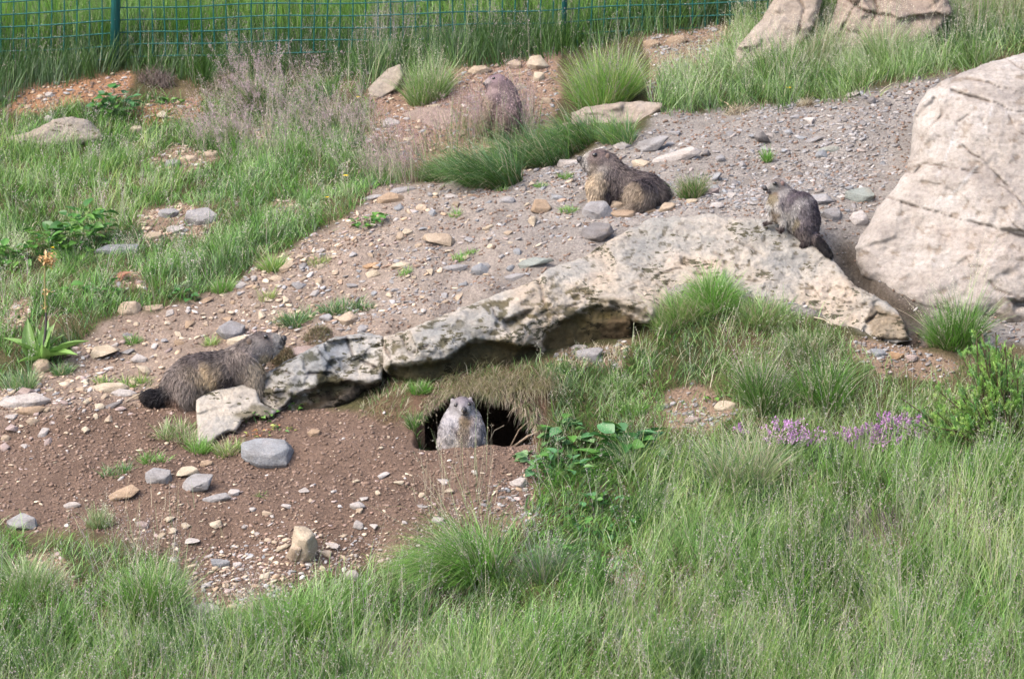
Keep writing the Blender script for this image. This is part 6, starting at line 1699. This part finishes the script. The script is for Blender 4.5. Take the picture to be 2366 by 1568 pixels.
def yellow(u, v, h, label, s=.013):
    rg = np.random.default_rng(int(u)); g = c1(u, v + h * .9)
    top = pt(np.array(float(u)), np.array(float(v)), float((g - CAM) @ FWD) - .03)
    root = empty('yellow_flower', g); tag(root, label, 'flower', 'yellow flowers')
    V, F = tubes([(g, top)], .0012, 4); put('stem', V, F, M_BROAD, np.tile(A(.12,.22,.05), (len(V), 1)), parent=root, parent_origin=g)
    n = 6; V, F, C = leaves(np.tile(top, (n, 1)), np.linspace(0, 6.283, n, endpoint=False), np.full(n, .35), np.full(n, s), np.full(n, s * .8), np.tile(A(.85,.60,.02), (n, 1)), rg, .05)
    put('petals', V.reshape(-1, 3), F, M_BROAD, C.reshape(-1, 3), parent=root, parent_origin=g)
yellow(799, 406, 50, 'yellow flower above the left end of the scree crest')
yellow(828, 225, 50, 'yellow flower by the tan rock under the fence')
yellow(1822, 203, 30, 'yellow flower in the grass above the upper right scree')
yellow(756, 456, 40, 'pale yellow flower left of the crest leafy plant', .010)
yellow(122, 572, 40, 'yellow flower beside the large leafy plant at left', .009)

# juniper-like bush at the right
def bush():
    g = c1(2330, 1030); rg = np.random.default_rng(8)
    root = empty('juniper_bush', g); tag(root, 'bright feathery juniper bush at the right edge below the boulder', 'bush')
    d0 = float((g - CAM) @ FWD)
    B = Buf(); segs = []; rr = []
    tips = []
    for k in range(210):
        # lobes of the bush as seen: main mound and an upper sprig
        if k < 34: cu_, cv_ = rg.normal(2290, 26), rg.normal(815, 30)
        elif k < 120: cu_, cv_ = rg.normal(2330, 70), rg.normal(905, 28)
        else: cu_, cv_ = rg.normal(2235, 85), rg.normal(985, 28)
        e = pt(np.array(cu_), np.array(cv_), d0 - rg.uniform(-.16, .12))
        gz = float(H(e[0:1], e[1:2])[0]); e[2] = max(e[2], gz + .02)
        b = g + (e - g) * .25; b[2] = float(H(b[0:1], b[1:2])[0]) + .01
        m = (b + e) / 2 + rg.normal(size=3) * .02
        segs += [(b, m), (m, e)]; rr += [.004, .0025]
        out = unit(e - g)
        for j in range(7):
            dirv = unit(out + rg.normal(size=3) * .7 + np.array([0, 0, .35]))
            tips.append((m + (e - m) * rg.random(), dirv, rg.uniform(.03, .065)))
    V, F = tubes(segs, np.array(rr), 5); put('branches', V, F, M_BROAD, np.tile(A(.10,.07,.04), (len(V), 1)), smooth=True, parent=root, parent_origin=g)
    n = len(tips); m = 60
    T0 = np.array([t[0] for t in tips]); TD = np.array([t[1] for t in tips]); TL = np.array([t[2] for t in tips])
    s = rg.random((n, m)); P = (T0[:, None] + TD[:, None] * (TL[:, None] * s)[..., None]).reshape(-1, 3)
    D = unit(np.repeat(TD, m, 0) + rg.normal(size=(n * m, 3)) * .75)
    C = pal([(.18,.36,.07),(.27,.48,.10),(.36,.54,.13),(.12,.28,.07)], n, rg, .2)
    C = np.repeat(C, m, 0) * (.75 + .45 * s.reshape(-1))[:, None]
    V, F, C, _ = blades(P, D, rg.uniform(.008, .016, n * m), np.full(n * m, .0032), np.full(n * m, .05), C, 1, rg=rg)
    B.add(V, F, C); B.put('foliage', M_LEAF, parent=root, parent_origin=g)
bush()

# twigs by the burrow
def twig(a, b, r, col, label, lift=.015):
    A_, B_ = c1(*a), c1(*b); A_[2] += .004; B_[2] += lift
    m = (A_ + B_) / 2 + np.array([0, 0, lift * .6])
    V, F = tubes([(A_, m), (m, B_)], [r, r * .8], 6)
    o = put('twig', V, F, M_BROAD, np.tile(np.array(col), (len(V), 1)), smooth=True, origin=A_); tag(o, label, 'twig')
twig((1185, 1035), (1258, 998), .005, (.42,.34,.25), 'thick pale twig at the right side of the burrow mouth')
twig((1175, 1042), (1225, 992), .003, (.36,.28,.2), 'thin twig crossing the thick pale one at the burrow mouth', .04)
twig((1120, 1042), (1165, 1010), .002, (.40,.34,.24), 'slender stalk between the young marmot and the twigs', .05)
twig((290, 930), (392, 888), .003, (.45,.38,.28), 'long dry twig on the rubble by the rump of the climbing marmot')
twig((1700, 262), (1660, 240), .003, (.48,.38,.26), 'straw twig at the upper edge of the scree', .02)
twig((1880, 735), (1925, 760), .003, (.5,.42,.3), 'pale twig lying at the lower right edge of the ledge')
twig((640, 640), (600, 598), .0015, (.25,.28,.15), 'thin bare stalk at the upper left border of the scree', .05)
